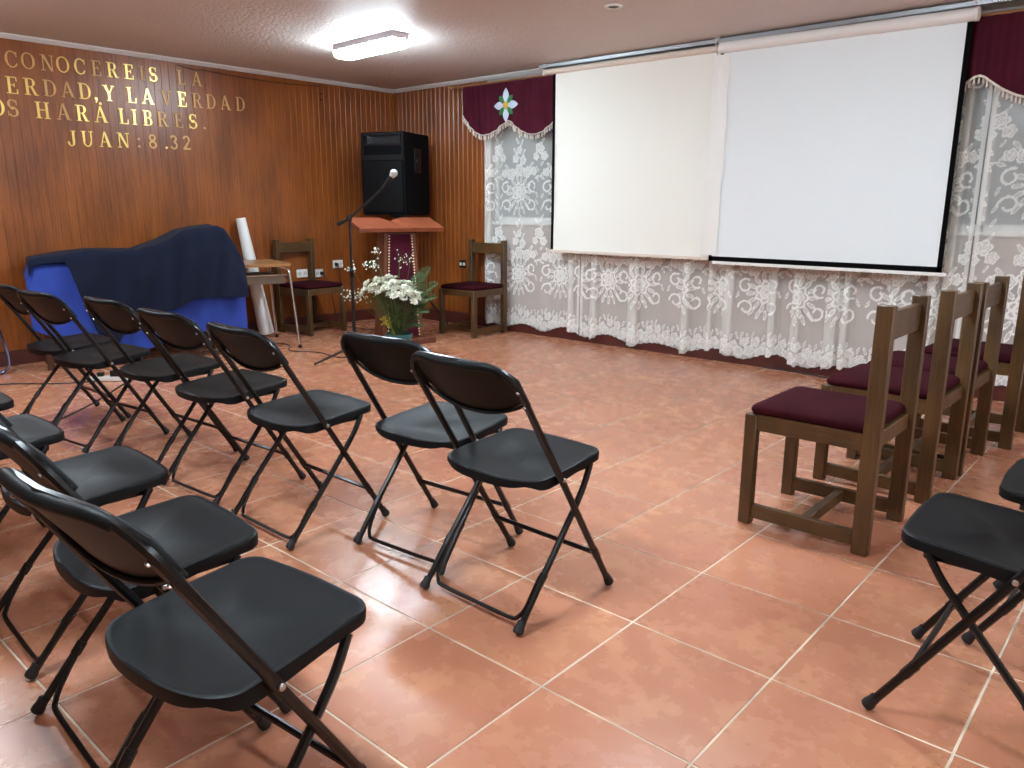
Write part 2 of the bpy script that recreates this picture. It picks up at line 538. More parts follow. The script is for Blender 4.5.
# screen wall: boards up to the curtain, plaster under and around the windows
wr = MB().box((ROOM_X / 2, 0.10, 0.555), (ROOM_X + 0.4, 0.2, 1.11))
wr.box((ROOM_X / 2, 0.10, 2.47), (ROOM_X + 0.4, 0.2, 0.16))
wr.box((0.70, 0.10, 1.75), (1.6, 0.2, 1.30)); wr.box((ROOM_X - 1.4, 0.10, 1.75), (3.0, 0.2, 1.30))
wr = wr.build('wall_right', M['plaster'], smooth=False)
tag(wr, kind='structure')
x = 0.045
while x < 1.46:
    o = bpy.data.objects.new('plank', pm_ribbed); COL.objects.link(o); o.parent = wr
    o.rotation_euler = (0, 0, -PI / 2)
    o.location = (x, random.uniform(-0.0008, 0.0008), 0)
    x += PW
tag(MB().box((ROOM_X + 0.08, ROOM_Y / 2, H / 2), (0.16, -ROOM_Y + 0.4, H)).build('wall_far', M['back_plaster'], smooth=False), kind='structure')
tag(MB().box((ROOM_X / 2, ROOM_Y - 0.08, H / 2), (ROOM_X + 0.4, 0.16, H)).build('wall_back', M['back_plaster'], smooth=False), kind='structure')
tag(MB().box((0.011, ROOM_Y / 2, 0.06), (0.022, -ROOM_Y, 0.12), bev=0.003).build('baseboard_left', M['skirting']), kind='structure')
tag(MB().box((ROOM_X / 2, -0.021, 0.065), (ROOM_X - 0.05, 0.018, 0.13), bev=0.003).build('baseboard_right', M['skirting']), kind='structure')
prof = [(0, 0), (0.035, 0), (0.035, -0.010), (0.014, -0.036), (0, -0.036)]
tag(MB().prism(prof, (0.001, ROOM_Y, H), (1, 0, 0), (0, 0, 1), (0, 1, 0), -ROOM_Y - 0.001).build('trim_1', M['cornice'], smooth=False), kind='structure')
tag(MB().prism(prof, (0.046, -0.013, H), (0, -1, 0), (0, 0, 1), (1, 0, 0), ROOM_X - 0.1).build('trim_2', M['cornice'], smooth=False), kind='structure')
tag(MB().box((0.014, -0.026, H / 2), (0.026, 0.022, H - 0.1), bev=0.004).build('trim_3', M['panel']), kind='structure')   # corner bead

# windows behind the lace
for wi, (xa, xb) in enumerate([(1.50, 4.42), (4.48, 7.40)]):
    wo = MB()
    for (ax, bx) in ((xa, xa + 0.05), ((xa + xb) / 2 - 0.025, (xa + xb) / 2 + 0.025), (xb - 0.05, xb)):
        wo.box(((ax + bx) / 2, 0.07, 1.755), (bx - ax, 0.05, 1.27), bev=0.003)
    wo.box(((xa + xb) / 2, 0.07, 1.14), (xb - xa, 0.05, 0.05), bev=0.003)
    wo.box(((xa + xb) / 2, 0.07, 2.365), (xb - xa, 0.05, 0.05), bev=0.003)
    w = tag(wo.build('window_%d' % (wi + 1), M['white_paint']), kind='structure')
    for (ax, bx) in ((xa + 0.05, (xa + xb) / 2 - 0.025), ((xa + xb) / 2 + 0.025, xb - 0.05)):
        MB().box(((ax + bx) / 2, 0.075, 1.755), (bx - ax, 0.008, 1.18)).build('pane', M['pane'], w, smooth=False)
    MB().box(((xa + xb) / 2, 0.012, 1.105), (xb - xa + 0.06, 0.085, 0.03), bev=0.004).build('window_sill', M['white_paint'], w)
tag(MB().box((4.45, 0.06, 1.755), (0.06, 0.1, 1.27)).build('trim_4', M['white_paint'], smooth=False), kind='structure')

# ------------------------------------------------------------------ ceiling lamps
def rounded_rect(hx, hy, rad, n=5):
    pts = []
    for cx, cy, a0 in ((hx - rad, hy - rad, 0), (-hx + rad, hy - rad, PI / 2), (-hx + rad, -hy + rad, PI), (hx - rad, -hy + rad, 1.5 * PI)):
        for k in range(n + 1):
            a = a0 + PI / 2 * k / n
            pts.append((cx + rad * math.cos(a), cy + rad * math.sin(a)))
    return pts
def loft(mb, rings):
    n = len(rings[0]); vs = []; fs = []
    for rg in rings: vs.extend(rg)
    for i in range(len(rings) - 1):
        for j in range(n):
            fs.append((i * n + j, i * n + (j + 1) % n, (i + 1) * n + (j + 1) % n, (i + 1) * n + j))
    fs.append(tuple(range(n))); fs.append(tuple(range(len(rings) * n - n, len(rings) * n)))
    mb.add(vs, fs)
lamp_labels = ['lit white tube lamp with bulging cover on the sprayed ceiling near the corner',
               'lit ceiling tube lamp over the open floor before the right screen',
               'lit ceiling tube lamp over the left side of the room behind the chairs',
               'lit ceiling tube lamp over the foreground chairs',
               'unseen ceiling tube lamp added for even light at the right end of the room near the screen wall',
               'unseen ceiling tube lamp added for even light at the right end of the room away from the screen wall']
LL, LW = 0.40, 0.088
for k, (lx, ly) in enumerate(LAMPS):
    t = thing('ceiling_lamp', lamp_labels[k], 'lamp', (lx, ly, H), -0.05 if k == 0 else 0, 'tube lamps on the ceiling')
    b = MB()
    loft(b, [[(p[0], p[1], z) for p in rounded_rect(LL, LW, 0.03)] for z in (-0.0005, -0.045)])
    b.build('lamp_base', M['lamp_base'], t)
    c = MB()
    rings = []
    for z, s in ((-0.046, 0.99), (-0.07, 0.985), (-0.088, 0.93), (-0.100, 0.80), (-0.106, 0.55)):
        rings.append([(p[0] * (1 - (1 - s) * 0.30), p[1] * s, z) for p in rounded_rect(LL, LW, 0.03)])
    loft(c, rings)
    c.build('lamp_cover', M['lamp_cover'], t)
    al = bpy.data.lights.new('tube_light', 'AREA'); al.shape = 'RECTANGLE'; al.size, al.size_y = 2 * LL * 0.78, 2 * LW * 0.5
    al.energy = LAMP_W; al.color = LAMP_COL[:3]
    ao = bpy.data.objects.new('tube_light', al); COL.objects.link(ao); ao.parent = t; ao.location = (0, 0, -0.1085)
    cl = MB()
    for sx in (-0.30, -0.1, 0.1, 0.30):
        for sy in (-1, 1):
            cl.box((sx, sy * (LW + 0.003), -0.045), (0.022, 0.008, 0.024))
    for sy in (-0.04, 0.04):
        cl.box((LL + 0.003, sy, -0.045), (0.008, 0.02, 0.024))
    tag(cl.build('clips', M['lamp_base'], t), kind='stuff')

t = thing('ceiling_spot', 'small round white recessed spotlight in the ceiling, switched off', 'lamp', (4.0, -1.53, H))
MB().lathe([(0.030, -0.0005), (0.055, -0.001), (0.060, -0.006), (0.056, -0.012), (0.040, -0.013), (0.036, -0.006), (0.030, -0.004)], n=24).build('rim', M['white_paint'], t)
MB().lathe([(0.001, -0.006), (0.036, -0.007), (0.034, -0.010), (0.001, -0.009)], n=20).build('bulb', M['dark_plastic'], t)

# ------------------------------------------------------------------ folding chairs
def chair_proto():
    t = thing('folding_chair', 'x', 'chair', group='black folding chairs')
    S0 = Vector((0, 0.229, 0)); U = Vector((0, -0.517, 0.841)).normalized()     # line of the long tubes
    def on(s, x): return Vector((x, 0, 0)) + S0 + U * s
    top = 0.972
    # long inverted-U frame
    fr = MB()
    path = [on(0.02, -0.226), on(0.5, -0.226), on(top - 0.090, -0.224)]
    for a in np.linspace(0, PI / 2, 6)[1:]:
        path.append(on(top - 0.090 + 0.090 * math.sin(a), -0.224 + 0.090 * (1 - math.cos(a))))
    path += [on(top + 0.004, 0.0) + Vector((0, -0.012, 0))]
    for a in np.linspace(PI / 2, 0, 6)[:-1]:
        path.append(on(top - 0.090 + 0.090 * math.sin(a), 0.224 - 0.090 * (1 - math.cos(a))))
    path += [on(top - 0.090, 0.224), on(0.5, 0.226), on(0.02, 0.226)]
    fr.tube(path, 0.0112, n=8)
    fr.build('frame', M['chair_tube'], t)
    # rear legs with the U-shaped floor rod
    for sx in (-1, 1):
        lg = MB()
        lg.tube(catmull([(sx * 0.196, 0.137, 0.455), (sx * 0.203, 0.100, 0.400), (sx * 0.209, 0.052, 0.345), (sx * 0.211, -0.05, 0.225), (sx * 0.212, -0.113, 0.152), (sx * 0.213, -0.224, 0.018)], 4), 0.0105, n=8)
        lg.build('rear_leg', M['chair_tube'], t)
    rod = MB()
    q = []
    side = [(0.203, -0.118, 0.150), (0.200, -0.150, 0.105), (0.196, -0.178, 0.062), (0.180, -0.196, 0.036), (0.150, -0.203, 0.028)]
    q = [(-a, b, c) for a, b, c in side] + [(0, -0.204, 0.027)] + [p for p in side[::-1]]
    rod.tube(catmull(q, 3), 0.0072, n=7)
    rod.tube([(0.212, -0.108, 0.158), (0.210, -0.130, 0.132)], 0.0135, n=8)
    rod.tube([(-0.212, -0.108, 0.158), (-0.210, -0.130, 0.132)], 0.0135, n=8)
    rod.build('floor_rod', M['chair_tube'], t)
    bar = MB().tube([on(0.175, -0.226), on(0.175, 0.226)], 0.0085, n=7)
    bar.tube([on(0.155, -0.226), on(0.20, -0.226)], 0.0135, n=8)
    bar.tube([on(0.155, 0.226), on(0.20, 0.226)], 0.0135, n=8)
    bar.build('crossbar', M['chair_tube'], t)
    for sx in (-1, 1):
        for base, dirv in ((on(0.0, sx * 0.226), U), (Vector((sx * 0.213, -0.238, 0.0)), Vector((0, 0.115, 0.160)).normalized())):
            R = dirv.to_track_quat('Z', 'Y').to_matrix()
            c = MB().lathe([(0.0115, 0.006), (0.0165, 0.010), (0.0165, 0.022), (0.0140, 0.030), (0.0135, 0.046)], c=base + Vector((0, 0, 0.0035)), n=10, R=R)
            for i, v in enumerate(c.v):
                if v[2] < 0.0005: c.v[i] = (v[0], v[1], 0.0005)
            c.build('foot_cap', M['rubber'], t)
    # seat: wide rounded front, D-shaped rear, dished top, skirt with side notches
    half = []
    for a in np.linspace(0, PI / 2, 15):               # rear arc from the centre back to the side
        half.append((0.211 * math.sin(a) ** 0.85, -0.090 - 0.092 * math.cos(a) ** 0.85))
    half += [(0.212, -0.04), (0.209, 0.05), (0.203, 0.13)]
    for a in np.linspace(0, PI / 2, 6):
        half.append((0.149 + 0.053 * math.cos(a), 0.163 + 0.047 * math.sin(a)))
    half += [(0.07, 0.215), (0.0, 0.217)]
    ring = half + [(-x_, y_) for x_, y_ in half[-2:0:-1]]
    def sz(x_, y_): return 0.473 + 0.075 * (y_ + 0.02)  # slight upward tilt to the front
    se = MB()
    rings = []
    def ringat(s, dz): return [(x_ * s, 0.01 + (y_ - 0.01) * s, sz(x_, y_) + dz) for x_, y_ in ring]
    def skirt(s, dz):
        out = []
        for x_, y_ in ring:
            z_ = sz(x_, y_) + dz
            notch = math.exp(-((y_ + 0.150) / 0.016) ** 2) * (abs(x_) > 0.05)
            lug = math.exp(-((y_ + 0.07) / 0.05) ** 2) * (abs(x_) > 0.15)
            out.append((x_ * s, 0.01 + (y_ - 0.01) * s, z_ + 0.012 * notch - 0.008 * lug))
        return out
    rings = [skirt(0.965, -0.030), skirt(0.995, -0.030), ringat(1.0, -0.012), ringat(0.992, -0.003), ringat(0.965, 0.0), ringat(0.93, -0.0025), ringat(0.80, -0.006), ringat(0.5, -0.011), ringat(0.15, -0.013)]
    loft(se, rings)
    seat = se.build('seat', M['chair_plastic'], t, angle=50)
    for sx in (-1, 1):
        un = MB().box((sx * 0.17, 0.03, 0.440), (0.022, 0.24, 0.018), bev=0.003)
        un.build('seat_rail', M['chair_tube'], t)
    # moulded backrest wrapping the tube
    nu, nv = 25, 9
    P = np.zeros((nv, nu, 3))
    N = Vector((0, 0.841, 0.517)).normalized()           # towards the sitter
    for a in range(nu):
        uu = -1 + 2 * a / (nu - 1)
        s_top = top + 0.006 - 0.055 * max(0, (abs(uu) - 0.55) / 0.45) ** 2.2
        s_bot = 0.795 + 0.050 * abs(uu) ** 2.4
        for b_ in range(nv):
            w = b_ / (nv - 1)
            p = on(s_bot + (s_top - s_bot) * w, 0.214 * uu)
            p = p + N * (0.010 - 0.032 * (1 - uu * uu) + 0.004 * math.cos(PI * w))
            P[b_, a] = p
    bk = MB().grid(P, thick=0.007)
    bk.build('backrest', M['chair_plastic'], t, angle=60)
    rim = MB()                                              # rolled lip over the top and down the sides
    path = []
    for a in range(nu):
        uu = -1 + 2 * a / (nu - 1)
        s_top = top + 0.006 - 0.055 * max(0, (abs(uu) - 0.55) / 0.45) ** 2.2
        path.append(on(s_top, 0.213 * uu) + N * (0.008 - 0.026 * (1 - uu * uu)))
    path = [on(0.83, -0.215) + N * 0.012] + path + [on(0.83, 0.215) + N * 0.012]
    rim.tube(path, [0.009] + [0.0115 + 0.003 * (1 - abs(-1 + 2 * q / (nu - 1)) ** 4) for q in range(nu)] + [0.009], n=8)
    lo = []
    for a in range(nu):
        uu = -1 + 2 * a / (nu - 1)
        lo.append(on(0.795 + 0.050 * abs(uu) ** 2.4, 0.226 * uu) + N * (0.010 - 0.032 * (1 - uu * uu)))
    rim.tube(lo, 0.006, n=6)
    rim.build('backrest_rim', M['chair_plastic'], t, angle=60)
    bo = MB()
    for sx in (-1, 1):
        for s_ in (0.535,):
            R = Vector((sx, 0, 0)).to_track_quat('Z', 'Y').to_matrix()
            bo.lathe([(0.007, 0.0), (0.007, 0.004), (0.004, 0.006)], c=on(s_, sx * 0.237), n=8, R=R)
        R = Vector((0, -0.85, -0.52)).to_track_quat('Z', 'Y').to_matrix()
        for s_ in (0.845, 0.90):
            bo.lathe([(0.005, 0.0), (0.005, 0.003), (0.003, 0.004)], c=on(s_, sx * 0.225) - N * 0.011, n=7, R=R)
    tag(bo.build('bolts', M['steel'], t), kind='stuff')
    return t

CH = [  # x, y, rot, label
    (5.508, -4.185, -0.015, 'black folding chair alone at the right end of the row before the flowers'),
    (5.024, -4.093, 0.08, 'black folding chair second from the right in its row, lamp glare on its seat'),
    (4.474, -4.314, 0.0, 'black folding chair third from the right in the row, in front of the small desk'),
    (3.846, -4.303, 0.07, 'black folding chair fourth from the right, before the right end of the blue cloths'),
    (3.222, -4.292, 0.07, 'black folding chair fifth from the right, before the middle of the navy cloth'),
    (2.645, -4.400, 0.12, 'black folding chair sixth from the right, before the left end of the blue cloths'),
    (2.125, -4.380, 0.02, 'black folding chair farthest left in the long row, half cut by the frame'),
    (5.777, -5.361, 0.09, 'large black folding chair in the foreground, nearest to the viewer'),
    (5.277, -5.297, -0.05, 'black folding chair directly left of the large foreground chair, back overlapped by it'),
    (4.672, -5.235, -0.05, 'black folding chair in the near row, third from the foreground end'),
    (4.000, -5.300, 0.0, 'black folding chair in the near row, fourth from the foreground end, only seat edge showing'),
    (3.360, -5.270, 0.0, 'black folding chair at the left frame edge, only a seat tip showing'),
    (6.845, -3.852, PI / 2, 'black folding chair at the lower right, facing left, back outside the frame'),
    (6.965, -3.330, PI / 2, 'black folding chair at the right frame edge beside the wooden chairs, seat tip showing'),
]
proto = chair_proto()
for k, (x, y, a, lb) in enumerate(CH):
    if k == 0:
        proto.location = (x, y, 0); proto.rotation_euler = (0, 0, a); proto['label'] = lb
    else:
        dup(proto, (x, y, 0), a, lb)

# ------------------------------------------------------------------ wooden chairs
def wood_chair_proto():
    t = thing('wooden_chair', 'x', 'chair', group='wooden chairs with plum seats')
    hx, yf, yb = 0.240, 0.256, -0.256
    pw = 0.042
    for sx in (-1, 1):
        x = sx * (hx - pw / 2)
        MB().box((x, yf - 0.025, 0.232), (pw, 0.050, 0.464), bev=0.003).build('front_leg', M['oak'], t)
        MB().box((x, yb + 0.030, 0.4685), (pw, 0.060, 0.937), bev=0.003).build('rear_leg', M['oak'], t)
        MB().box((x - sx * 0.002, 0.0, 0.432), (0.030, 0.43, 0.066), bev=0.002).build('side_rail', M['oak_d'], t)
        MB().box((x - sx * 0.004, 0.0, 0.056), (0.026, 0.43, 0.058), bev=0.002).build('low_rail', M['oak_d'], t)
    MB().box((0, yf - 0.024, 0.432), (2 * hx - 2 * pw, 0.026, 0.062), bev=0.002).build('front_rail', M['oak_h'], t)
    MB().box((0, yb + 0.032, 0.432), (2 * hx - 2 * pw, 0.026, 0.062), bev=0.002).build('back_rail', M['oak_h'], t)
    MB().box((0, 0.0, 0.056), (2 * hx - 2 * pw + 0.004, 0.034, 0.046), bev=0.002).build('stretcher', M['oak_h'], t)
    MB().box((0, yb + 0.034, 0.855), (2 * hx - 2 * pw, 0.026, 0.105), bev=0.003).build('top_rail', M['oak_h'], t)
    # padded seat: domed cushion with rounded corners
    rings = []
    cx0 = 0.012
    for z, s in ((0.462, 0.93), (0.470, 0.985), (0.482, 1.0), (0.494, 0.98), (0.503, 0.93), (0.508, 0.82), (0.511, 0.66), (0.513, 0.38), (0.514, 0.1)):
        rings.append([(p[0] * s, p[1] * s + cx0, z) for p in rounded_rect(0.236, 0.234, 0.035)])
    m = MB(); loft(m, rings)
    m.build('cushion', M['velvet_seat'], t, angle=70)
    return t
WC = [
    (6.072, -2.908, PI / 2, 'stained wooden chair with plum seat, nearest of the side row by the screen'),
    (6.110, -2.180, PI / 2 - 0.02, 'stained wooden chair with plum seat, second of the side row, close behind the first'),
    (6.128, -1.668, PI / 2 - 0.02, 'stained wooden chair with plum seat, third of the side row, back against the lace'),
    (6.225, -1.010, PI / 2 - 0.02, 'stained wooden chair with plum seat, farthest of the side row at the right frame edge'),
    (0.288, -1.430, -PI / 2 + 0.10, 'stained wooden chair with dark seat against the left wall below the outlets'),
    (1.585, -0.375, PI + 0.04, 'stained wooden chair with plum seat in the corner beside the lace curtain'),
]
wproto = wood_chair_proto()
for k, (x, y, a, lb) in enumerate(WC):
    if k == 0:
        wproto.location = (x, y, 0); wproto.rotation_euler = (0, 0, a); wproto['label'] = lb
    else:
        dup(wproto, (x, y, 0), a, lb)

# ------------------------------------------------------------------ lace curtain, painted as weave density on the cloth itself
PLEATS = [(1.52, 0.05), (2.60, 0.05), (2.74, 0.075), (2.87, 0.055), (3.30, 0.085), (3.83, 0.055), (4.06, 0.035), (4.22, 0.075),
          (4.60, 0.045), (4.79, 0.06), (5.06, 0.075), (5.16, 0.04), (5.48, 0.05), (5.72, 0.05), (5.81, 0.045), (5.99, 0.05), (6.5, 0.07), (6.9, 0.06)]
def cloth_line(x0, x1, step):
    """plan of the hanging cloth: gentle waves with real three-layer pleats, resampled evenly along the cloth"""
    pts = []
    def wave(x): return -0.058 + 0.008 * math.sin(x * 11.3 + 0.6 * math.sin(x * 2.1)) + 0.004 * math.sin(x * 27.0 + 1.3)
    x = x0
    todo = [p for p in PLEATS if x0 + 0.05 < p[0] < x1 - 0.05]
    while x < x1:
        if todo and x > todo[0][0] - todo[0][1] / 2 - 0.012:
            c, w = todo.pop(0)
            pts += [(c - w * 0.5, wave(x) - 0.002), (c + w * 0.15, -0.056), (c + w * 0.46, -0.060), (c + w * 0.50, -0.066), (c + w * 0.42, -0.073), (c, -0.076), (c - w * 0.42, -0.079), (c - w * 0.50, -0.086), (c - w * 0.42, -0.094), (c, -0.097), (c + w * 0.5, -0.090)]
            x = c + w * 0.5 + 0.03
        else:
            pts.append((x, wave(x))); x += 0.02
    pts.append((x1, wave(x1)))
    P = np.array([(v.x, v.y) for v in catmull([(p[0], p[1], 0) for p in pts], 6)])
    sl = np.concatenate([[0], np.cumsum(np.hypot(*np.diff(P, axis=0).T))])
    n = int(sl[-1] / step) + 1
    t = np.linspace(0, sl[-1], n)
    return np.interp(t, sl, P[:, 0]), np.interp(t, sl, P[:, 1]), t
def flower(r, th, R, n):
    rp = R * (0.74 + 0.26 * np.abs(np.cos(n * th / 2)))
    a = np.where(r < rp, 0.52, 0.0)
    a = np.maximum(a, np.where(np.abs(r - rp) < min(0.011, R * 0.15), 0.97, 0))
    a = np.maximum(a, np.where(np.abs(r - rp * 0.58) < min(0.008, R * 0.12), 0.95, 0))
    a = np.where(r < R * 0.16, 0.1, a)
    a = np.maximum(a, np.where(np.abs(r - R * 0.22) < min(0.008, R * 0.12), 0.85, 0))
    return a
def curtain_piece(x0, x1, seed, label, off=0.0):
    rs = np.random.default_rng(seed)
    step = 0.0060
    X, Y, s = cloth_line(x0, x1, step)
    s = s + seed * 0.137
    nx, nz = len(X), int(2.35 / 0.0070) + 1
    ztop = 2.43
    Zr = np.linspace(0, 1, nz)
    S = np.repeat(s[None, :], nz, 0)
    ph = (X - 2.25) / 0.53
    hem = 0.046 + 0.072 * np.abs(np.sin(PI * ph)) ** 1.6 * (0.75 + 0.25 * np.sin(3.1 * X)) - 0.02 * np.exp(-((Y + 0.094) / 0.012) ** 2)
    hem = hem + 0.008 * np.abs(np.sin(PI * s / 0.055))
    Zz = hem[None, :] + (ztop - hem[None, :]) * Zr[:, None]
    HH = Zz - (hem[None, :] - 0.07)                    # height above the hem line
    HH = Zz * 0.6 + HH * 0.4
    A = np.full((nz, nx), NET)
    def stamp(cs, ch, R, fn):
        i0, i1 = np.searchsorted(s, cs - R), np.searchsorted(s, cs + R)
        if i1 <= i0: return
        hcol = HH[:, (i0 + min(i1, nx) - 1) // 2]
        j0, j1 = np.searchsorted(hcol, ch - R - 0.05), np.searchsorted(hcol, ch + R + 0.05)
        if j1 <= j0: return
        dx, dy = S[j0:j1, i0:i1] - cs, HH[j0:j1, i0:i1] - ch
        rr, th = np.hypot(dx, dy), np.arctan2(dy, dx)
        A[j0:j1, i0:i1] = np.maximum(A[j0:j1, i0:i1], np.where(rr < R, fn(dx, dy, rr, th), 0))
    def fl_(cs, ch, R, n):
        stamp(cs, ch, R * 1.1 + 0.012, lambda dx, dy, rr, th: flower(rr, th, R, n))
    def leaf_(cs, ch, ln, ang, wd=0.36):
        ca, sa = math.cos(ang), math.sin(ang)
        def fn(dx, dy, rr, th):
            p, q = dx * ca + dy * sa, -dx * sa + dy * ca
            e = (p / (ln / 2)) ** 2 + (q / (ln * wd / 2)) ** 2
            return np.where(e < 0.45, 0.6, np.where(e < 1, 0.97, 0))
        stamp(cs, ch, ln * 0.55, fn)
    def scroll_(cs, ch, R, sg, a0):
        stamp(cs, ch, R * 1.15, lambda dx, dy, rr, th: np.where((np.abs(rr - R * (0.45 + 0.55 * (((sg * th + a0) % (2 * PI)) / (2 * PI)))) < 0.0085), 0.95, 0))
    s0, s1 = s[0], s[-1]
    # deep floral border along the hem
    band = 0.055 + 0.06 * np.abs(np.sin(PI * S / 0.27))
    A = np.where(HH < 0.07 + band, np.maximum(A, 0.58), A)
    k = math.floor(s0 / 0.09)
    while k * 0.09 < s1 + 0.1:
        c = k * 0.09
        fl_(c, 0.115 + 0.012 * (k % 2), 0.042, 5)
        fl_(c + 0.045, 0.185 + 0.025 * math.sin(k * 1.7), 0.036, 5)
        leaf_(c + 0.02, 0.245 + 0.02 * math.sin(k * 1.7), 0.06, 1.2)
        leaf_(c - 0.02, 0.235 + 0.02 * math.sin(k * 1.7), 0.06, 1.9)
        k += 1
    # tall bouquets every 0.54 m, alternating with sprigs
    P_ = 0.54
    k = math.floor(s0 / P_) - 1
    while k * P_ < s1 + P_:
        c = k * P_ + 0.2
        for (bh, sgn) in ((0.60, 1), (1.40, -1), (2.20, 1)):
            fl_(c, bh, 0.090, 7); fl_(c, bh, 0.055, 6)
            for j in range(14):
                a = 2 * PI * j / 14
                leaf_(c + 0.128 * math.cos(a), bh + 0.128 * math.sin(a), 0.078, a, 0.42)
            for j in range(5):
                a = -PI / 2 + (j - 2) * 0.34
                leaf_(c + 0.185 * math.cos(a), bh + 0.185 * math.sin(a), 0.085, a, 0.36)
            for sg in (-1, 1):
                scroll_(c + sg * 0.175, bh + 0.06, 0.058, sg, 1.0)
                scroll_(c + sg * 0.165, bh - 0.115, 0.062, -sg, 3.0)
                fl_(c + sg * 0.105, bh + 0.185, 0.050, 5); fl_(c + sg * 0.19, bh + 0.20, 0.038, 5)
                leaf_(c + sg * 0.16, bh + 0.255, 0.08, PI / 2 - sg * 0.7)
                leaf_(c + sg * 0.24, bh + 0.15, 0.07, sg * 0.5)
                leaf_(c + sg * 0.235, bh - 0.02, 0.06, PI / 2 + sg * 0.4)
            fl_(c, bh + 0.21, 0.058, 6); fl_(c + 0.05, bh + 0.30, 0.042, 5); fl_(c - 0.05, bh + 0.33, 0.040, 5); fl_(c, bh + 0.40, 0.036, 5)
            for j, (ox, oz) in enumerate(((0.06, 0.37), (-0.06, 0.40), (0.03, 0.46), (-0.03, 0.49), (0.01, 0.55))):
                leaf_(c + ox, bh + oz, 0.075, PI / 2 + (0.6 if j % 2 else -0.6))
            # in between: a lighter sprig
            c2 = c + P_ / 2
            fl_(c2, bh + 0.42, 0.050, 5); fl_(c2 + 0.055, bh + 0.35, 0.038, 5); fl_(c2 - 0.05, bh + 0.34, 0.034, 5)
            for j in range(6):
                leaf_(c2 + 0.035 * (-1) ** j, bh + 0.49 + 0.045 * j, 0.06, PI / 2 + 0.6 * (-1) ** (j + 1))
            for j in range(4):
                leaf_(c2 + 0.03 * (-1) ** j, bh + 0.28 - 0.05 * j, 0.055, -PI / 2 + 0.6 * (-1) ** (j + 1))
        k += 1
    A = A * np.interp(HH, [0.95, 1.25], [1.0, 0.80])
    # selvedges a little denser
    edge = np.minimum(s - s0, s1 - s)
    A = np.where((edge < 0.025)[None, :], np.maximum(A, 0.75), A)
    lean = (1 - Zr[:, None])                           # folds spread slightly towards the hem
    V = np.stack([np.repeat(X[None, :], nz, 0), (Y[None, :] + 0.058) * (0.8 + 0.3 * lean) - 0.058, Zz], -1)
    me = bpy.data.meshes.new('lace_curtain')
    idx = np.arange(nz * nx).reshape(nz, nx)
    q = np.stack([idx[:-1, :-1], idx[:-1, 1:], idx[1:, 1:], idx[1:, :-1]], -1).reshape(-1, 4)
    me.vertices.add(nz * nx); me.vertices.foreach_set('co', V.reshape(-1))
    me.loops.add(q.size); me.loops.foreach_set('vertex_index', q.reshape(-1).astype(np.int32))
    me.polygons.add(len(q)); me.polygons.foreach_set('loop_start', np.arange(0, q.size, 4, dtype=np.int32))
    me.polygons.foreach_set('use_smooth', np.ones(len(q), bool))
    me.update(calc_edges=True)
    at = me.attributes.new('weave', 'FLOAT', 'POINT')
    at.data.foreach_set('value', A.reshape(-1).astype(np.float32))
    me.materials.append(M['lace'])
    o = bpy.data.objects.new('lace_curtain', me); COL.objects.link(o)
    return tag(o, label, 'curtain', 'white lace curtains')
NET = 0.36
curtain_piece(1.455, 2.70, 1, 'white floral lace curtain left of the projection screens, beside the corner chair')
curtain_piece(2.71, 5.93, 2, 'long white floral lace curtain hanging under and behind the two screens')
curtain_piece(5.94, 7.30, 3, 'white floral lace curtain at the right frame edge behind the wooden chairs')

# ------------------------------------------------------------------ curtain track, rod and valances
t = thing('curtain_track', 'grey aluminium double curtain track along the ceiling above the screens', 'curtain track', (0, 0, 0))
m = MB()
m.prism([(-0.105, 0), (-0.105, -0.028), (-0.098, -0.028), (-0.098, -0.006), (-0.072, -0.006), (-0.072, -0.022), (-0.064, -0.022), (-0.064, -0.006), (-0.04, -0.006), (-0.04, -0.028), (-0.033, -0.028), (-0.033, 0)],
        (2.28, -0.10, H - 0.010), (0, 1, 0), (0, 0, 1), (1, 0, 0), 5.1).build('rail', M['alu'], t, smooth=False)
for xx in (2.35, 4.05, 5.80):
    MB().box((xx, -0.168, H - 0.017), (0.022, 0.085, 0.032), bev=0.002).build('bracket', M['cornice'], t)
t = thing('curtain_rod', 'thin brass curtain rod with knob end carrying the maroon valances', 'curtain rod', (0, 0, 0))
MB().tube([(1.06, -0.145, 2.449), (7.4, -0.145, 2.449)], 0.009, n=8).build('rod', M['brass_rod'], t)
MB().lathe([(0.008, -0.03), (0.016, -0.02), (0.022, 0), (0.016, 0.018), (0.006, 0.026)], c=(1.055, -0.145, 2.449), n=12, R=Matrix.Rotation(-PI / 2, 3, 'Y')).build('finial', M['brass_rod'], t)

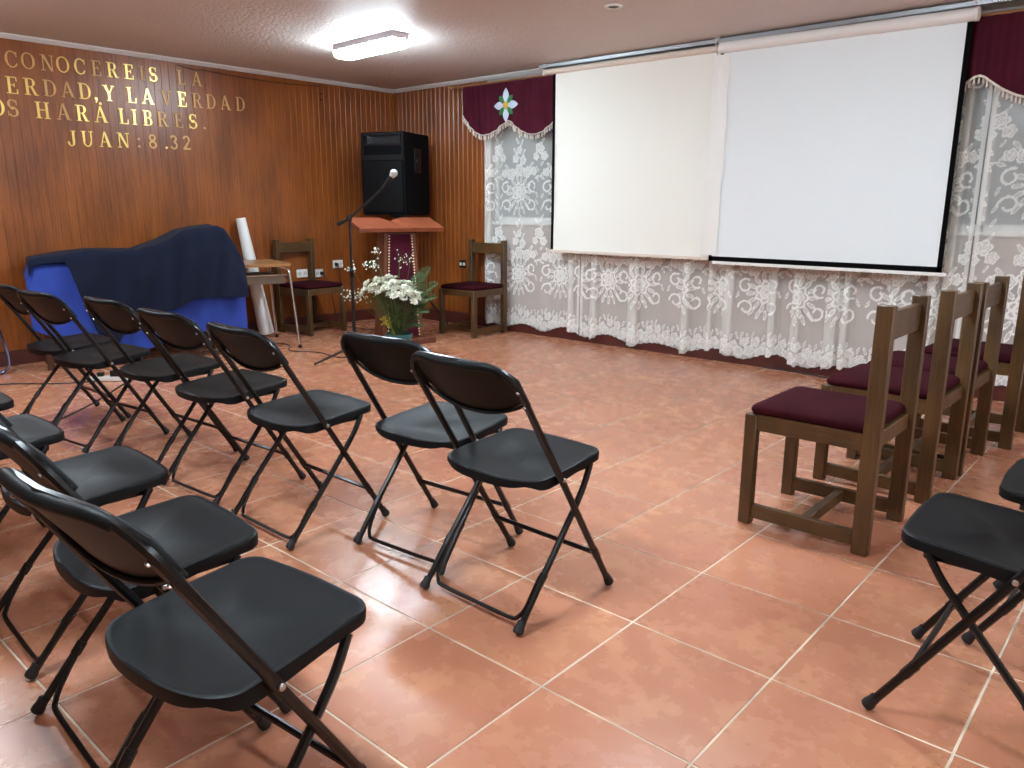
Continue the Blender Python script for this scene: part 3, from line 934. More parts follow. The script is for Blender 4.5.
def valance(x0, x1, lows, label):
    t = thing('valance', label, 'valance', (0, 0, 0), group='maroon velvet valances')
    nx, nz = int((x1 - x0) / 0.012), 14
    X = np.linspace(x0, x1, nx)
    bot = np.interp(X, [p[0] for p in lows], [p[1] for p in lows])
    ker = np.ones(5) / 5
    bot = np.convolve(np.pad(bot, 2, mode='edge'), ker, 'valid')
    Yf = -0.150 + 0.009 * np.sin(X * 74 + 1.5 * np.sin(X * 9)) + 0.004 * np.sin(X * 31)
    W = np.linspace(0, 1, nz)
    P = np.zeros((nz, nx, 3))
    P[..., 0] = X[None]
    P[..., 1] = -0.150 + (Yf + 0.150)[None] * (0.6 + 0.5 * W[:, None])
    P[..., 2] = 2.438 + (bot - 2.438)[None] * W[:, None]
    MB().grid(P, thick=0.004).build('velvet', M['velvet'], t, angle=80)
    fr = MB()
    # braid and its hanging tassels: too small to pick apart singly
    pts = [(X[i], P[-1, i, 1] - 0.006, bot[i] + 0.006) for i in range(0, nx, 2)]
    fr.tube(pts, 0.008, n=6, flat=0.6)
    s = 0.0
    for i in range(1, nx):
        s += math.hypot(X[i] - X[i - 1], bot[i] - bot[i - 1])
        if s > 0.017:
            s = 0
            fr.tube([(X[i], P[-1, i, 1] - 0.005, bot[i]), (X[i], P[-1, i, 1] - 0.005, bot[i] - 0.018), (X[i], P[-1, i, 1] - 0.005, bot[i] - 0.040)], [0.003, 0.0062, 0.0055], n=5)
    tag(fr.build('fringe', M['fringe'], t), kind='stuff')
    return t
def scallops(seq):
    out = []
    for (xa, za), (xb, zb), (xc, zc) in seq:         # peak, trough, peak
        for k in range(13):
            w = k / 12
            if w < 0.5: v = zb + (za - zb) * (1 - math.sin(w * PI)); 
            else: v = zb + (zc - zb) * (1 - math.sin(w * PI))
            xq = xa + (xb - xa) * w * 2 if w < 0.5 else xb + (xc - xb) * (w - 0.5) * 2
            out.append((xq, v))
    return out
val = valance(1.235, 2.62, scallops([((1.235, 2.17), (1.53, 1.955), (1.865, 2.085)), ((1.866, 2.085), (2.18, 1.93), (2.50, 2.085)), ((2.501, 2.085), (2.80, 1.93), (3.1, 2.08))]),
              'maroon velvet valance with cream fringe and beaded flower left of the screens')
valance(5.62, 7.35, scallops([((5.20, 2.095), (5.52, 1.93), (5.862, 2.095)), ((5.863, 2.095), (6.19, 1.925), (6.50, 2.095)), ((6.501, 2.095), (6.82, 1.925), (7.15, 2.095)), ((7.151, 2.095), (7.4, 1.93), (7.8, 2.09))]),
        'maroon velvet valance with cream fringe at the right frame edge above the lace')
# beaded flower on the left valance
fo = bpy.data.objects.new('flower_patch', MB().lathe([(0.030, 0), (0.034, 0.006), (0.022, 0.014), (0.003, 0.016)], n=16, R=Matrix.Rotation(PI / 2, 3, 'X')).mesh('flower_patch', M['bead_gold']))
COL.objects.link(fo); fo.parent = val; fo.location = (1.845, -0.170, 2.222)
for k in range(8):
    a = PI / 2 + k * PI / 4
    white = k % 2 == 0
    ln, w = (0.155 if k in (0,) else 0.150 if white else 0.120), (0.036 if white else 0.028)
    P = np.zeros((9, 7, 3))
    for i in range(9):
        s = i / 8
        rr = 0.025 + (ln - 0.025) * s
        hw = w * math.sin(PI * min(1, 0.06 + 0.94 * s) ** 0.9) ** 0.8 + 0.001
        for j in range(7):
            q = -1 + 2 * j / 6
            P[i, j] = (rr * math.cos(a) - q * hw * math.sin(a), -0.008 * (1 - q * q) * math.sin(PI * (0.1 + 0.8 * s)), rr * math.sin(a) + q * hw * math.cos(a))
    MB().grid(P, thick=0.003).build('petal', M['bead_white'] if white else M['bead_green'], fo, angle=80)

# ------------------------------------------------------------------ projection screens
t = thing('projection_screen', 'ivory pull-down projection screen on the left with slim cream case', 'screen', (0, 0, 0), group='pull-down projection screens')
ys = -0.18
MB().tube([(2.335, ys, 2.466), (4.075, ys, 2.462)], 0.026, n=10).build('case', M['tube_cream'], t)
MB().box((2.330, ys, 2.466), (0.018, 0.050, 0.054), bev=0.003).build('end_cap', M['tube_white'], t)
def sheet(x0, x1, z0, z1, yy, wob, nx=30, nz=30):
    P = np.zeros((nz, nx, 3))
    X, Z = np.meshgrid(np.linspace(x0, x1, nx), np.linspace(z0, z1, nz))
    P[..., 0], P[..., 2] = X, Z
    P[..., 1] = yy + wob * np.sin(3.1 * (X - x0) + 0.8 * Z) * np.sin(1.3 * (Z - z0) + 0.5 * X) * np.sin(PI * (z1 - Z) / (z1 - z0))
    return P
MB().grid(sheet(2.455, 4.105, 0.875, 2.450, ys, 0.010), thick=0.0015).build('sheet', M['screen1'], t, angle=80)
MB().box((2.446, ys - 0.001, 1.662), (0.028, 0.003, 1.57)).build('border', M['black_border'], t)
MB().box((3.275, ys, 0.862), (1.69, 0.018, 0.026), bev=0.004).build('bottom_bar', M['tube_cream'], t)

t = thing('projection_screen', 'white pull-down projection screen on the right with black border and thick white case', 'screen', (0, 0, 0), group='pull-down projection screens')
ys2 = -0.225
MB().tube([(4.095, ys2, 2.456), (5.81, ys2, 2.446)], 0.041, n=12).build('case', M['tube_white'], t)
MB().lathe([(0.036, -0.012), (0.044, -0.010), (0.044, 0.010), (0.034, 0.014), (0.014, 0.018)], c=(5.822, ys2, 2.446), n=14, R=Matrix.Rotation(PI / 2, 3, 'Y')).build('end_cap', M['tube_white'], t)
MB().grid(sheet(4.125, 5.775, 0.885, 2.43, ys2, 0.004), thick=0.0015).build('sheet', M['screen2'], t, angle=80)
bd = MB().box((5.789, ys2 - 0.0005, 1.64), (0.032, 0.003, 1.58))
bd.box((4.955, ys2 - 0.0005, 0.868), (1.70, 0.003, 0.038))
bd.box((4.115, ys2 - 0.0005, 1.64), (0.028, 0.003, 1.58))
bd.build('border', M['black_border'], t, smooth=False)
MB().box((4.985, ys2, 0.838), (1.70, 0.016, 0.024), bev=0.004).build('bottom_bar', M['tube_white'], t)
# strip of white tape hiding the joint between the screens
P = np.zeros((60, 9, 3))
for i in range(60):
    z = 0.895 + (2.405 - 0.895) * i / 59
    for j in range(9):
        x = 4.042 + 0.142 * j / 8 + 0.003 * math.sin(z * 17) - 0.010 * (i < 24)
        P[i, j] = (x, ys2 - 0.006 - 0.003 * math.sin(j * 0.9 + z * 6) * math.sin(z * 23 + j * 0.5) - (0.003 if 22 < i < 25 else 0), z)
tag(MB().grid(P, thick=0.001).build('tape_strip', M['tape'], angle=80), 'wrinkled strip of white tape over the joint between the two screens', 'tape')
tag(MB().tube(catmull([(4.085, -0.225, H - 0.004), (4.082, -0.272, 2.49), (4.084, -0.274, 2.45), (4.086, -0.240, 2.405)], 5), 0.005, n=6).build('tie_wire', M['cornice']), 'pale tie wire holding the screen cases where they meet', 'wire')

# ------------------------------------------------------------------ brass inscription on the left wall
def arc(cx, cy, rx, ry, a0, a1, thick, thin, n=14):
    """a stroke along an ellipse, thick where it runs upright; one prism per step"""
    out = []
    for k in range(n):
        qa, qb = math.radians(a0 + (a1 - a0) * k / n), math.radians(a0 + (a1 - a0) * (k + 1) / n)
        def pt(a):
            w = thin + (thick - thin) * abs(math.cos(a)) ** 1.5
            return (cx + (rx - w) * math.cos(a), cy + (ry - min(w, thin * 1.15)) * math.sin(a)), (cx + rx * math.cos(a), cy + ry * math.sin(a))
        (i0, o0), (i1, o1) = pt(qa), pt(qb)
        out.append([i0, o0, o1, i1])
    return out
def seg(x0, y0, x1, y1, w):
    L = math.hypot(x1 - x0, y1 - y0); nx, ny = -(y1 - y0) / L * w / 2, (x1 - x0) / L * w / 2
    return [(x0 + nx, y0 + ny), (x1 + nx, y1 + ny), (x1 - nx, y1 - ny), (x0 - nx, y0 - ny)]
TK, TN, SF = 0.155, 0.065, 0.055
def stemv(x, y0=0.0, y1=1.0, w=TK): return [[(x - w / 2, y0), (x + w / 2, y0), (x + w / 2, y1), (x - w / 2, y1)]]
def serif(x, y, w=0.34): return [[(x - w / 2, y - SF / 2), (x + w / 2, y - SF / 2), (x + w / 2, y + SF / 2), (x - w / 2, y + SF / 2)]]
def glyph(c):
    b, t_ = SF / 2, 1 - SF / 2
    if c == 'C': return arc(0.40, 0.5, 0.40, 0.52, 42, 318, TK, TN, 18) + [[(0.66, 0.66), (0.72, 0.66), (0.72, 0.98), (0.66, 0.94)], [(0.64, 0.06), (0.72, 0.18), (0.68, 0.30), (0.62, 0.20)]]
    if c == 'O': return arc(0.42, 0.5, 0.42, 0.52, 0, 360, TK, TN, 22)
    if c == 'N': return stemv(0.14, w=TN) + stemv(0.70, w=TN) + [[(0.08, 1.0), (0.26, 1.0), (0.74, 0.0), (0.60, 0.0)]] + serif(0.10, t_, 0.26) + serif(0.14, b, 0.28) + serif(0.70, t_, 0.28)
    if c == 'E': return stemv(0.18) + [seg(0.1, t_, 0.62, t_, SF), seg(0.1, b, 0.64, b, SF), seg(0.2, 0.52, 0.48, 0.52, SF)] + [[(0.58, 0.74), (0.63, 0.74), (0.63, 1.0), (0.55, 0.97)], [(0.60, 0.30), (0.65, 0.30), (0.65, 0.0), (0.56, 0.03)], [(0.44, 0.40), (0.49, 0.40), (0.49, 0.64), (0.44, 0.64)]] + serif(0.16, t_) + serif(0.16, b)
    if c == 'R': return stemv(0.18) + serif(0.16, t_) + serif(0.18, b) + [seg(0.2, t_, 0.42, t_, SF), seg(0.2, 0.50, 0.42, 0.50, SF)] + arc(0.40, 0.75, 0.26, 0.255, -90, 90, TK, SF, 9) + [[(0.36, 0.50), (0.50, 0.50), (0.74, 0.0), (0.56, 0.0)]] + serif(0.70, b, 0.22)
    if c == 'I': return stemv(0.17) + serif(0.17, t_) + serif(0.17, b)
    if c == 'S': return arc(0.33, 0.74, 0.29, 0.27, 30, 250, TK, TN, 12) + arc(0.33, 0.27, 0.31, 0.28, -150, 80, TK, TN, 12) + [[(0.53, 0.70), (0.58, 0.70), (0.58, 1.0), (0.53, 0.96)], [(0.04, 0.32), (0.09, 0.32), (0.09, 0.02), (0.04, 0.0)], [(0.18, 0.44), (0.30, 0.60), (0.48, 0.56), (0.36, 0.40)]]
    if c == 'L': return stemv(0.18) + serif(0.17, t_) + [seg(0.02, b, 0.62, b, SF), [(0.58, 0.32), (0.63, 0.32), (0.63, 0.0), (0.54, 0.03)]]
    if c == 'A': return [[(0.36, 1.02), (0.44, 1.02), (0.16, 0.0), (0.08, 0.0)], [(0.34, 1.02), (0.47, 1.02), (0.80, 0.0), (0.60, 0.0)], seg(0.20, 0.34, 0.62, 0.34, SF)] + serif(0.12, b, 0.26) + serif(0.72, b, 0.30)
    if c == 'V': return [[(0.06, 1.0), (0.25, 1.0), (0.46, 0.0), (0.38, 0.0)], [(0.64, 1.0), (0.72, 1.0), (0.47, 0.0), (0.40, 0.0)]] + serif(0.14, t_, 0.30) + serif(0.68, t_, 0.26)
    if c == 'D': return stemv(0.18) + serif(0.14, t_, 0.26) + serif(0.14, b, 0.26) + [seg(0.1, t_, 0.40, t_, SF), seg(0.1, b, 0.40, b, SF)] + arc(0.36, 0.5, 0.42, 0.5, -90, 90, TK, SF, 12)
    if c == 'Y': return stemv(0.40, 0.0, 0.50) + [[(0.06, 1.0), (0.25, 1.0), (0.47, 0.48), (0.33, 0.48)], [(0.64, 1.0), (0.72, 1.0), (0.48, 0.48), (0.42, 0.48)]] + serif(0.14, t_, 0.30) + serif(0.68, t_, 0.26) + serif(0.40, b)
    if c == 'H': return stemv(0.18) + stemv(0.68) + [seg(0.2, 0.52, 0.66, 0.52, SF)] + serif(0.18, t_) + serif(0.18, b) + serif(0.68, t_) + serif(0.68, b)
    if c == 'J': return stemv(0.42, 0.25, 1.0) + serif(0.42, t_) + arc(0.26, 0.24, 0.235, 0.26, -170, 0, TK, TN, 10) + arc(0.09, 0.22, 0.075, 0.075, 0, 360, 0.07, 0.07, 8)
    if c == 'U': return stemv(0.18, 0.32) + stemv(0.66, 0.32, 1.0, TN) + arc(0.395, 0.33, 0.295, 0.35, 180, 360, 0.12, TN, 12) + serif(0.18, t_) + serif(0.66, t_, 0.26)
    if c == 'B': return stemv(0.18) + serif(0.14, t_, 0.26) + serif(0.14, b, 0.26) + [seg(0.1, t_, 0.40, t_, SF), seg(0.1, b, 0.40, b, SF), seg(0.2, 0.52, 0.40, 0.52, SF)] + arc(0.38, 0.755, 0.24, 0.245, -90, 90, TK, SF, 9) + arc(0.38, 0.265, 0.28, 0.265, -90, 90, TK, SF, 9)
    if c == '8': return arc(0.30, 0.75, 0.26, 0.25, 0, 360, 0.13, 0.11, 14) + arc(0.30, 0.27, 0.30, 0.28, 0, 360, 0.14, 0.12, 14)
    if c == '3': return arc(0.28, 0.75, 0.26, 0.25, -90, 165, 0.14, 0.11, 12) + arc(0.28, 0.27, 0.30, 0.28, -165, 90, 0.14, 0.11, 12)
    if c == '2': return arc(0.29, 0.72, 0.28, 0.28, -20, 170, 0.14, 0.11, 11) + [[(0.42, 0.60), (0.56, 0.64), (0.22, 0.10), (0.02, 0.08)], [(0.02, 0.0), (0.58, 0.0), (0.58, 0.13), (0.02, 0.13)]]
    if c == '.': return arc(0.09, 0.09, 0.09, 0.09, 0, 360, 0.089, 0.089, 10)
    if c == ',': return arc(0.10, 0.09, 0.10, 0.09, 0, 360, 0.099, 0.089, 10) + [[(0.12, 0.08), (0.20, 0.08), (0.10, -0.18), (0.05, -0.16)]]
    if c == ':': return arc(0.09, 0.12, 0.09, 0.09, 0, 360, 0.089, 0.089, 10) + arc(0.09, 0.62, 0.09, 0.09, 0, 360, 0.089, 0.089, 10)
    if c == "'": return arc(0.09, 0.09, 0.09, 0.09, 0, 360, 0.089, 0.089, 10)
    return []
WID = dict(C=0.74, O=0.84, N=0.84, E=0.66, R=0.80, I=0.34, S=0.62, L=0.64, A=0.86, V=0.78, D=0.80, Y=0.80, H=0.86, J=0.58, U=0.84, B=0.70)
WID.update({'8': 0.6, '3': 0.6, '2': 0.6, '.': 0.18, ',': 0.2, ':': 0.18, "'": 0.18})
# each row: (letter, centre along the wall y, bright?), then baseline at both ends and cap height
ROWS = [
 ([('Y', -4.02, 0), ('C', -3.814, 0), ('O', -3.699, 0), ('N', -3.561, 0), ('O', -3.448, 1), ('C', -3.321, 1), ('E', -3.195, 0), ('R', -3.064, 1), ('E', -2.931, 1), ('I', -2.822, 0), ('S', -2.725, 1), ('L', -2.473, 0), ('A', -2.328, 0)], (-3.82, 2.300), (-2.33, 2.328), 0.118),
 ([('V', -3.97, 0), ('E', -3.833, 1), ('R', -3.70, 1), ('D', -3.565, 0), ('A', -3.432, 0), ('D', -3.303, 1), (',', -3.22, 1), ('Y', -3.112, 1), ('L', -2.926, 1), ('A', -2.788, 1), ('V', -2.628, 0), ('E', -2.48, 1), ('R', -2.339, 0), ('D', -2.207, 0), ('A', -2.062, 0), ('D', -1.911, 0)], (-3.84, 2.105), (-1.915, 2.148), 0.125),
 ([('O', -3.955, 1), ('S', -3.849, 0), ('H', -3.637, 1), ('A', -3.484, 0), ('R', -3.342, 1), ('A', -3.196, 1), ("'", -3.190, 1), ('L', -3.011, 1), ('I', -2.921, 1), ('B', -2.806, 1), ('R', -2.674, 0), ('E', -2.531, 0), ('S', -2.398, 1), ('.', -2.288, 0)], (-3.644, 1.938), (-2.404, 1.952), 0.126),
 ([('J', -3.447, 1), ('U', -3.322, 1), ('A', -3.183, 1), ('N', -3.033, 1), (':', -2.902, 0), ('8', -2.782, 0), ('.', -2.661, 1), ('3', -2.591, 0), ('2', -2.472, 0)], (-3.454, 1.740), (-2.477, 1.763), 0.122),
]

t = thing('wall_inscription', 'raised brass letters of a bible verse fixed to the wood panelled wall', 'lettering', (0.002, -3.0, 2.1))
gl_cache = {}
for row, (ya, za), (yb, zb), cap in ROWS:
    for ch, yy, bright in row:
        z = za + (zb - za) * (yy - ya) / (yb - ya)
        key = (ch, bright)
        if key not in gl_cache:
            m = MB()
            w = WID[ch]
            for poly in glyph(ch):
                m.prism([((p[0] - w / 2), p[1]) for p in poly], (0, 0, 0), (0, 1, 0), (0, 0, 1), (1, 0, 0), 0.05)
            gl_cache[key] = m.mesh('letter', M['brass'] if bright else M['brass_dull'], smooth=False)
        o = bpy.data.objects.new('letter', gl_cache[key]); COL.objects.link(o); o.parent = t
        o.location = (0.0, yy + 3.0, z - 2.1 + (1.10 * cap if ch == "'" else 0))
        o.scale = (cap, cap * 0.98, cap)
        o.rotation_euler = (0, random.uniform(-0.03, 0.03), random.uniform(-0.04, 0.04))

# ------------------------------------------------------------------ covered tables by the left wall, turned a little to it
F0 = Vector((0.47, -4.02, 0)); E1 = Vector((0.2599, 0.9656, 0)); B1 = Vector((-0.9656, 0.2599, 0))
TA = math.atan2(E1.y, E1.x)                            # local x runs along the table front, local y to the wall
t = thing('covered_table', 'dark wooden table hidden under blue cloths by the left wall, legs just showing', 'table', tuple(F0), TA)
MB().box((0.69, 0.22, 0.80), (1.34, 0.40, 0.04), bev=0.004).build('tabletop', M['dark_wood'], t)
for sx in (0.06, 1.32):
    for sy in (0.06, 0.38):
        MB().box((sx, sy, 0.39), (0.05, 0.05, 0.78), bev=0.004).build('leg', M['dark_wood'], t)
MB().box((0.69, 0.38, 0.30), (1.24, 0.02, 0.40), bev=0.003).build('back_board', M['dark_wood'], t)
o = MB().box((0, 0, 0.1005), (0.24, 0.28, 0.200), bev=0.02).build('amplifier', M['dark_plastic'])
o.location = F0 + E1 * 1.20 + B1 * 0.22 + Vector((0, 0, 0.8205)); o.rotation_euler = (0, 0, TA)
tag(o, 'box shaped equipment hidden under the raised end of the navy cloth', 'equipment')

def interp(pts):
    X = [p[0] for p in pts]; Y = [p[1] for p in pts]
    return lambda v: float(np.interp(v, X, Y))
def drape(name, material, ss, top_fn, front_fn, hem_fn, dep, label, cat, wr_amp, seed, thick=0.004, nt=46, swag=0.0):
    """cloth over the tables: s along the front, then from the back edge over the top and down the front"""
    P = np.zeros((len(ss), nt, 3))
    for a, sv in enumerate(ss):
        zt, out, zh = top_fn(sv), front_fn(sv), hem_fn(sv)
        Lt, Lf = dep + out, max(zt - zh, 0.01)
        for b in range(nt):
            w = b / (nt - 1) * (Lt + Lf)
            if w < Lt:
                x, z = dep - w, zt
                k = max(0, 1 - (Lt - w) / 0.05)
                z -= 0.012 * k * k
                z += 0.005 * math.sin(sv * 17 + w * 14 + seed) * min(1, w / 0.1)
            else:
                dn = w - Lt
                k = max(0, 1 - dn / 0.05)
                x, z = -out - 0.010 * (1 - k * k), zt - dn - 0.012 * k + 0.005 * math.sin(sv * 17 + Lt * 14 + seed) * k
                f = min(1, dn / 0.22)
                ph = sv * 15.0 + seed + swag * dn * 6
                x -= f * wr_amp * (0.9 + math.sin(ph) * 0.6 + math.sin(sv * 37 + 2 * seed + dn * 7 * swag) * 0.3) + 0.05 * f * dn
            p = F0 + E1 * sv + B1 * x
            P[a, b] = (max(p.x, 0.028), p.y, z)
    o = MB().grid(P, thick=thick).build(name, material, angle=80)
    return tag(o, label, cat)
drape('tablecloth', M['royal'], np.linspace(-0.035, 1.565, 110), interp([(-0.035, 0.72), (0.0, 0.832), (1.38, 0.832), (1.46, 0.80), (1.60, 0.74)]), lambda v: 0.012,
      interp([(-0.035, 0.34), (0.12, 0.26), (0.30, 0.24), (0.305, 0.14), (0.48, 0.16), (0.78, 0.12), (1.0, 0.24), (1.60, 0.20)]), 0.40, 'royal blue cloth hanging low from the covered table', 'tablecloth', 0.014, 0.5, thick=0.003, nt=40)
drape('navy_cloth', M['navy'], np.linspace(-0.01, 1.575, 150),
      interp([(-0.01, 0.80), (0.0, 0.860), (0.02, 0.868), (0.22, 0.905), (0.43, 0.923), (0.75, 0.915), (0.95, 0.985), (1.11, 1.064), (1.27, 1.096), (1.38, 1.108), (1.44, 1.075), (1.49, 0.985), (1.535, 0.90), (1.56, 0.845), (1.575, 0.80)]),
      interp([(-0.01, 0.03), (0.2, 0.035), (1.0, 0.05), (1.63, 0.05)]),
      interp([(-0.01, 0.74), (0.02, 0.815), (0.10, 0.835), (0.235, 0.840), (0.26, 0.78), (0.33, 0.50), (0.42, 0.22), (0.50, 0.13), (0.60, 0.30), (0.75, 0.42), (0.95, 0.43), (1.15, 0.51), (1.35, 0.515), (1.63, 0.50)]),
      0.41, 'large navy cloth draped unevenly over the royal blue cloth and a hump', 'cloth', 0.034, 1.7, thick=0.004, nt=60, swag=1.0)

# ------------------------------------------------------------------ school desk and paper roll
t = thing('school_desk', 'school desk with chrome tube legs and worn wooden top, its left end under cloth', 'desk', tuple(F0 + E1 * 1.745 + B1 * 0.33 + Vector((0, 0, 0))), TA)
MB().prism(rounded_rect(0.262, 0.34, 0.03), (0, 0, 0.742), (1, 0, 0), (0, 1, 0), (0, 0, 1), 0.024).build('tabletop', M['desk_top'], t)
for sx in (-1, 1):
    for sy in (-1, 1):
        MB().tube(catmull([(sx * 0.17, sy * 0.26, 0.731), (sx * 0.215, sy * 0.285, 0.727), (sx * 0.238, sy * 0.302, 0.69), (sx * 0.248, sy * 0.310, 0.58), (sx * 0.285, sy * 0.345, 0.02)], 5), 0.0125, n=8).build('leg', M['chrome'], t)
        MB().lathe([(0.014, 0), (0.017, 0.004), (0.016, 0.03)], c=(sx * 0.286, sy * 0.346, 0.0005), n=10).build('foot_cap', M['rubber'], t)
sh = MB().box((0, 0, 0.590), (0.42, 0.54, 0.006))
sh.box((0.21, 0, 0.622), (0.006, 0.54, 0.065)); sh.box((0, -0.27, 0.622), (0.42, 0.006, 0.065)); sh.box((0, 0.27, 0.622), (0.42, 0.006, 0.065)); sh.box((-0.21, 0, 0.622), (0.006, 0.54, 0.065))
sh.build('book_tray', M['tray'], t, smooth=False)
MB().tube([(-0.235, -0.285, 0.665), (0.235, -0.285, 0.665)], 0.008, n=7).build('front_bar', M['chrome'], t)
MB().tube([(0.235, -0.285, 0.635), (0.235, 0.285, 0.635)], 0.008, n=7).build('side_bar', M['chrome'], t)
p0, p1 = Vector((0.185, -1.895, 0.0)), Vector((0.115, -2.055, 1.15))
R = (p1 - p0).normalized().to_track_quat('Z', 'Y').to_matrix()
L = (p1 - p0).length
t = thing('paper_roll', 'long white paper roll leaning upright against the wall behind the desk', 'roll', tuple(p0))
m = MB().lathe([(0.060, 0.025), (0.070, 0.02), (0.074, 0.03), (0.062, L * 0.5), (0.046, L), (0.042, L + 0.001), (0.036, L - 0.004)], n=20, R=R)
m.build('roll', M['paper'], t)
q = []
for k in range(40):
    a = k * 0.5; rr = 0.038 - 0.0007 * k
    q.append(R @ Vector((rr * math.cos(a), rr * math.sin(a), L - 0.003)))
MB().tube(q, 0.0012, n=4).build('rolled_edge', M['cornice'], t)

# ------------------------------------------------------------------ loudspeaker on its stand
SX, SY = 0.69, -0.573
t = thing('loudspeaker', 'large black loudspeaker cabinet raised behind the pulpit in the corner', 'speaker', (SX, SY, 1.180), math.radians(20))
W2, D2, HS = 0.250, 0.28, 0.81
poly = [(-W2, -D2), (W2, -D2), (W2 * 0.90, D2), (-W2 * 0.90, D2)]
def inset(pl, s): return [(x * s, y * s) for x, y in pl]
m = MB()
loft(m, [[(x * 0.985, y * 0.985, 0) for x, y in poly], [(x, y, 0.012) for x, y in poly], [(x, y, HS - 0.012) for x, y in poly], [(x * 0.985, y * 0.985, HS) for x, y in poly]])
m.build('cabinet', M['speaker'], t, smooth=False)
MB().box((0, -D2 - 0.008, 0.28), (0.45, 0.018, 0.50), bev=0.006).build('grille', M['grille'], t)
hr = MB()
for (w, h, dd) in ((0.46, 0.24, 0.010),):
    hr.box((0, -D2 - 0.004, 0.690), (0.46, 0.010, 0.022)); hr.box((0, -D2 - 0.004, 0.792), (0.48, 0.010, 0.02)); hr.box((-0.228, -D2 - 0.004, 0.675), (0.02, 0.010, 0.24)); hr.box((0.228, -D2 - 0.004, 0.675), (0.02, 0.010, 0.24)); hr.box((0, -D2 - 0.004, 0.565), (0.48, 0.010, 0.05))
hr.build('horn_frame', M['dark_plastic'], t, smooth=False)
rings = []
for q_, s in ((0.012, 1.0), (0.004, 0.72), (0.001, 0.36)):
    rings.append([(0.02 + x * 0.19 * s, -D2 - q_, 0.735 + z * 0.042 * s) for x, z in ((-1, -1), (1, -1), (1, 1), (-1, 1))])
m = MB()
vs = [p for rg in rings for p in rg]
fs = [(i * 4 + j, i * 4 + (j + 1) % 4, (i + 1) * 4 + (j + 1) % 4, (i + 1) * 4 + j) for i in range(2) for j in range(4)] + [(8, 9, 10, 11)]
m.add(vs, fs).build('horn', M['horn'], t, smooth=False)
m = MB()
sn = Vector((2 * D2, 0.1 * W2, 0)).normalized()       # outward normal of the right-hand side
st = Vector((-sn.y, sn.x, 0))
c = Vector(((W2 + W2 * 0.9) / 2, 0, 0.54)) + sn * 0.004
Rm = Matrix((st, sn, Vector((0, 0, 1)))).transposed()
m.box(c, (0.15, 0.012, 0.24), bev=0.004, rot=Rm)
m.box(c + Vector((0, 0, 0.0)) + sn * 0.012, (0.10, 0.016, 0.04), bev=0.004, rot=Rm)
m.build('handle', M['dark_plastic'], t)
t = thing('speaker_stand', 'black tripod stand holding up the loudspeaker in the corner', 'stand', (SX, SY, 0))
MB().tube([(0, 0, 0.14), (0, 0, 1.165)], 0.018, n=10).build('pole', M['black_metal'], t)
MB().lathe([(0.03, 1.140), (0.10, 1.160), (0.10, 1.178), (0.02, 1.179)], n=16).build('plate', M['black_metal'], t)
MB().lathe([(0.02, 0.60), (0.034, 0.61), (0.034, 0.70), (0.02, 0.71)], n=12).build('collar', M['dark_plastic'], t)
for a in (math.radians(50), math.radians(170), math.radians(290)):
    lg = MB().tube([(0.03 * math.cos(a), 0.03 * math.sin(a), 0.66), (0.50 * math.cos(a), 0.50 * math.sin(a), 0.016)], 0.013, n=8)
    lg.build('leg', M['black_metal'], t)
    MB().tube([(0.02 * math.cos(a), 0.02 * math.sin(a), 0.22), (0.27 * math.cos(a), 0.27 * math.sin(a), 0.315)], 0.008, n=6).build('brace', M['black_metal'], t)

# ------------------------------------------------------------------ pulpit
PA = math.radians(72)                                  # long axis of its top
t = thing('pulpit', 'mahogany pulpit with sloping top and studded maroon velvet front', 'pulpit', (1.36, -1.225, 0), PA)
# local: x along the top, -y towards the room
m = MB()
hw = 0.41
a_ = [(-hw, 0.05, 1.165), (-0.11, 0.05, 1.165), (0.0, 0.05, 1.135), (0.11, 0.05, 1.165), (hw, 0.05, 1.165)]
b_ = [(-hw, -0.27, 1.075), (-0.11, -0.27, 1.075), (0.0, -0.27, 1.075), (0.11, -0.27, 1.075), (hw, -0.27, 1.075)]
P = np.array([a_, b_])
up = Vector((0, -0.09, 0.32)).normalized()
vs = a_ + b_ + [tuple(Vector(p) - up * 0.035) for p in a_] + [tuple(Vector(p) - up * 0.035) for p in b_]
fs = []
for i in range(4):
    fs += [(i, i + 1, 6 + i, 5 + i), (10 + i, 15 + i, 16 + i, 11 + i), (i, 10 + i, 11 + i, i + 1), (5 + i, 6 + i, 16 + i, 15 + i)]
fs += [(0, 5, 15, 10), (4, 14, 19, 9)]
m.add(vs, fs)
m.build('top_board', M['pulpit'], t, smooth=False)
m = MB()
loft(m, [[(x * 0.150, y * 0.09 - 0.10, 1.09 - (0.06 if y < 0 else 0)) for x, y in ((-1, -1), (1, -1), (1, 1), (-1, 1))],
         [(x * 0.205, y * 0.11 - 0.10, 0.05) for x, y in ((-1, -1), (1, -1), (1, 1), (-1, 1))]])
m.build('column', M['pulpit_side'], t, smooth=False)
fy = lambda z: -0.06 - 0.15 + (0.02) * (z - 0.05) / 0.98
fw = lambda z: 0.205 - 0.055 * (z - 0.05) / 1.04
P = np.zeros((12, 9, 3))
for i in range(12):
    z = 0.07 + 0.95 * i / 11
    for j in range(9):
        q = -1 + j / 4
        P[i, j] = (q * (fw(z) - 0.035), fy(z) - 0.004 - 0.008 * (1 - q ** 4), z)
MB().grid(P, thick=0.003).build('velvet_front', M['velvet'], t, angle=80)
m = MB()
Rn = Matrix.Rotation(PI / 2, 3, 'X')
for i in range(36):
    z = 0.085 + 0.92 * i / 35
    for sx in (-1, 1):
        m.lathe([(0.009, 0.0), (0.008, 0.004), (0.003, 0.008)], c=(sx * (fw(z) - 0.045), fy(z) - 0.0125, z), n=7, R=Rn)
tag(m.build('brass_studs', M['stud'], t), kind='stuff')
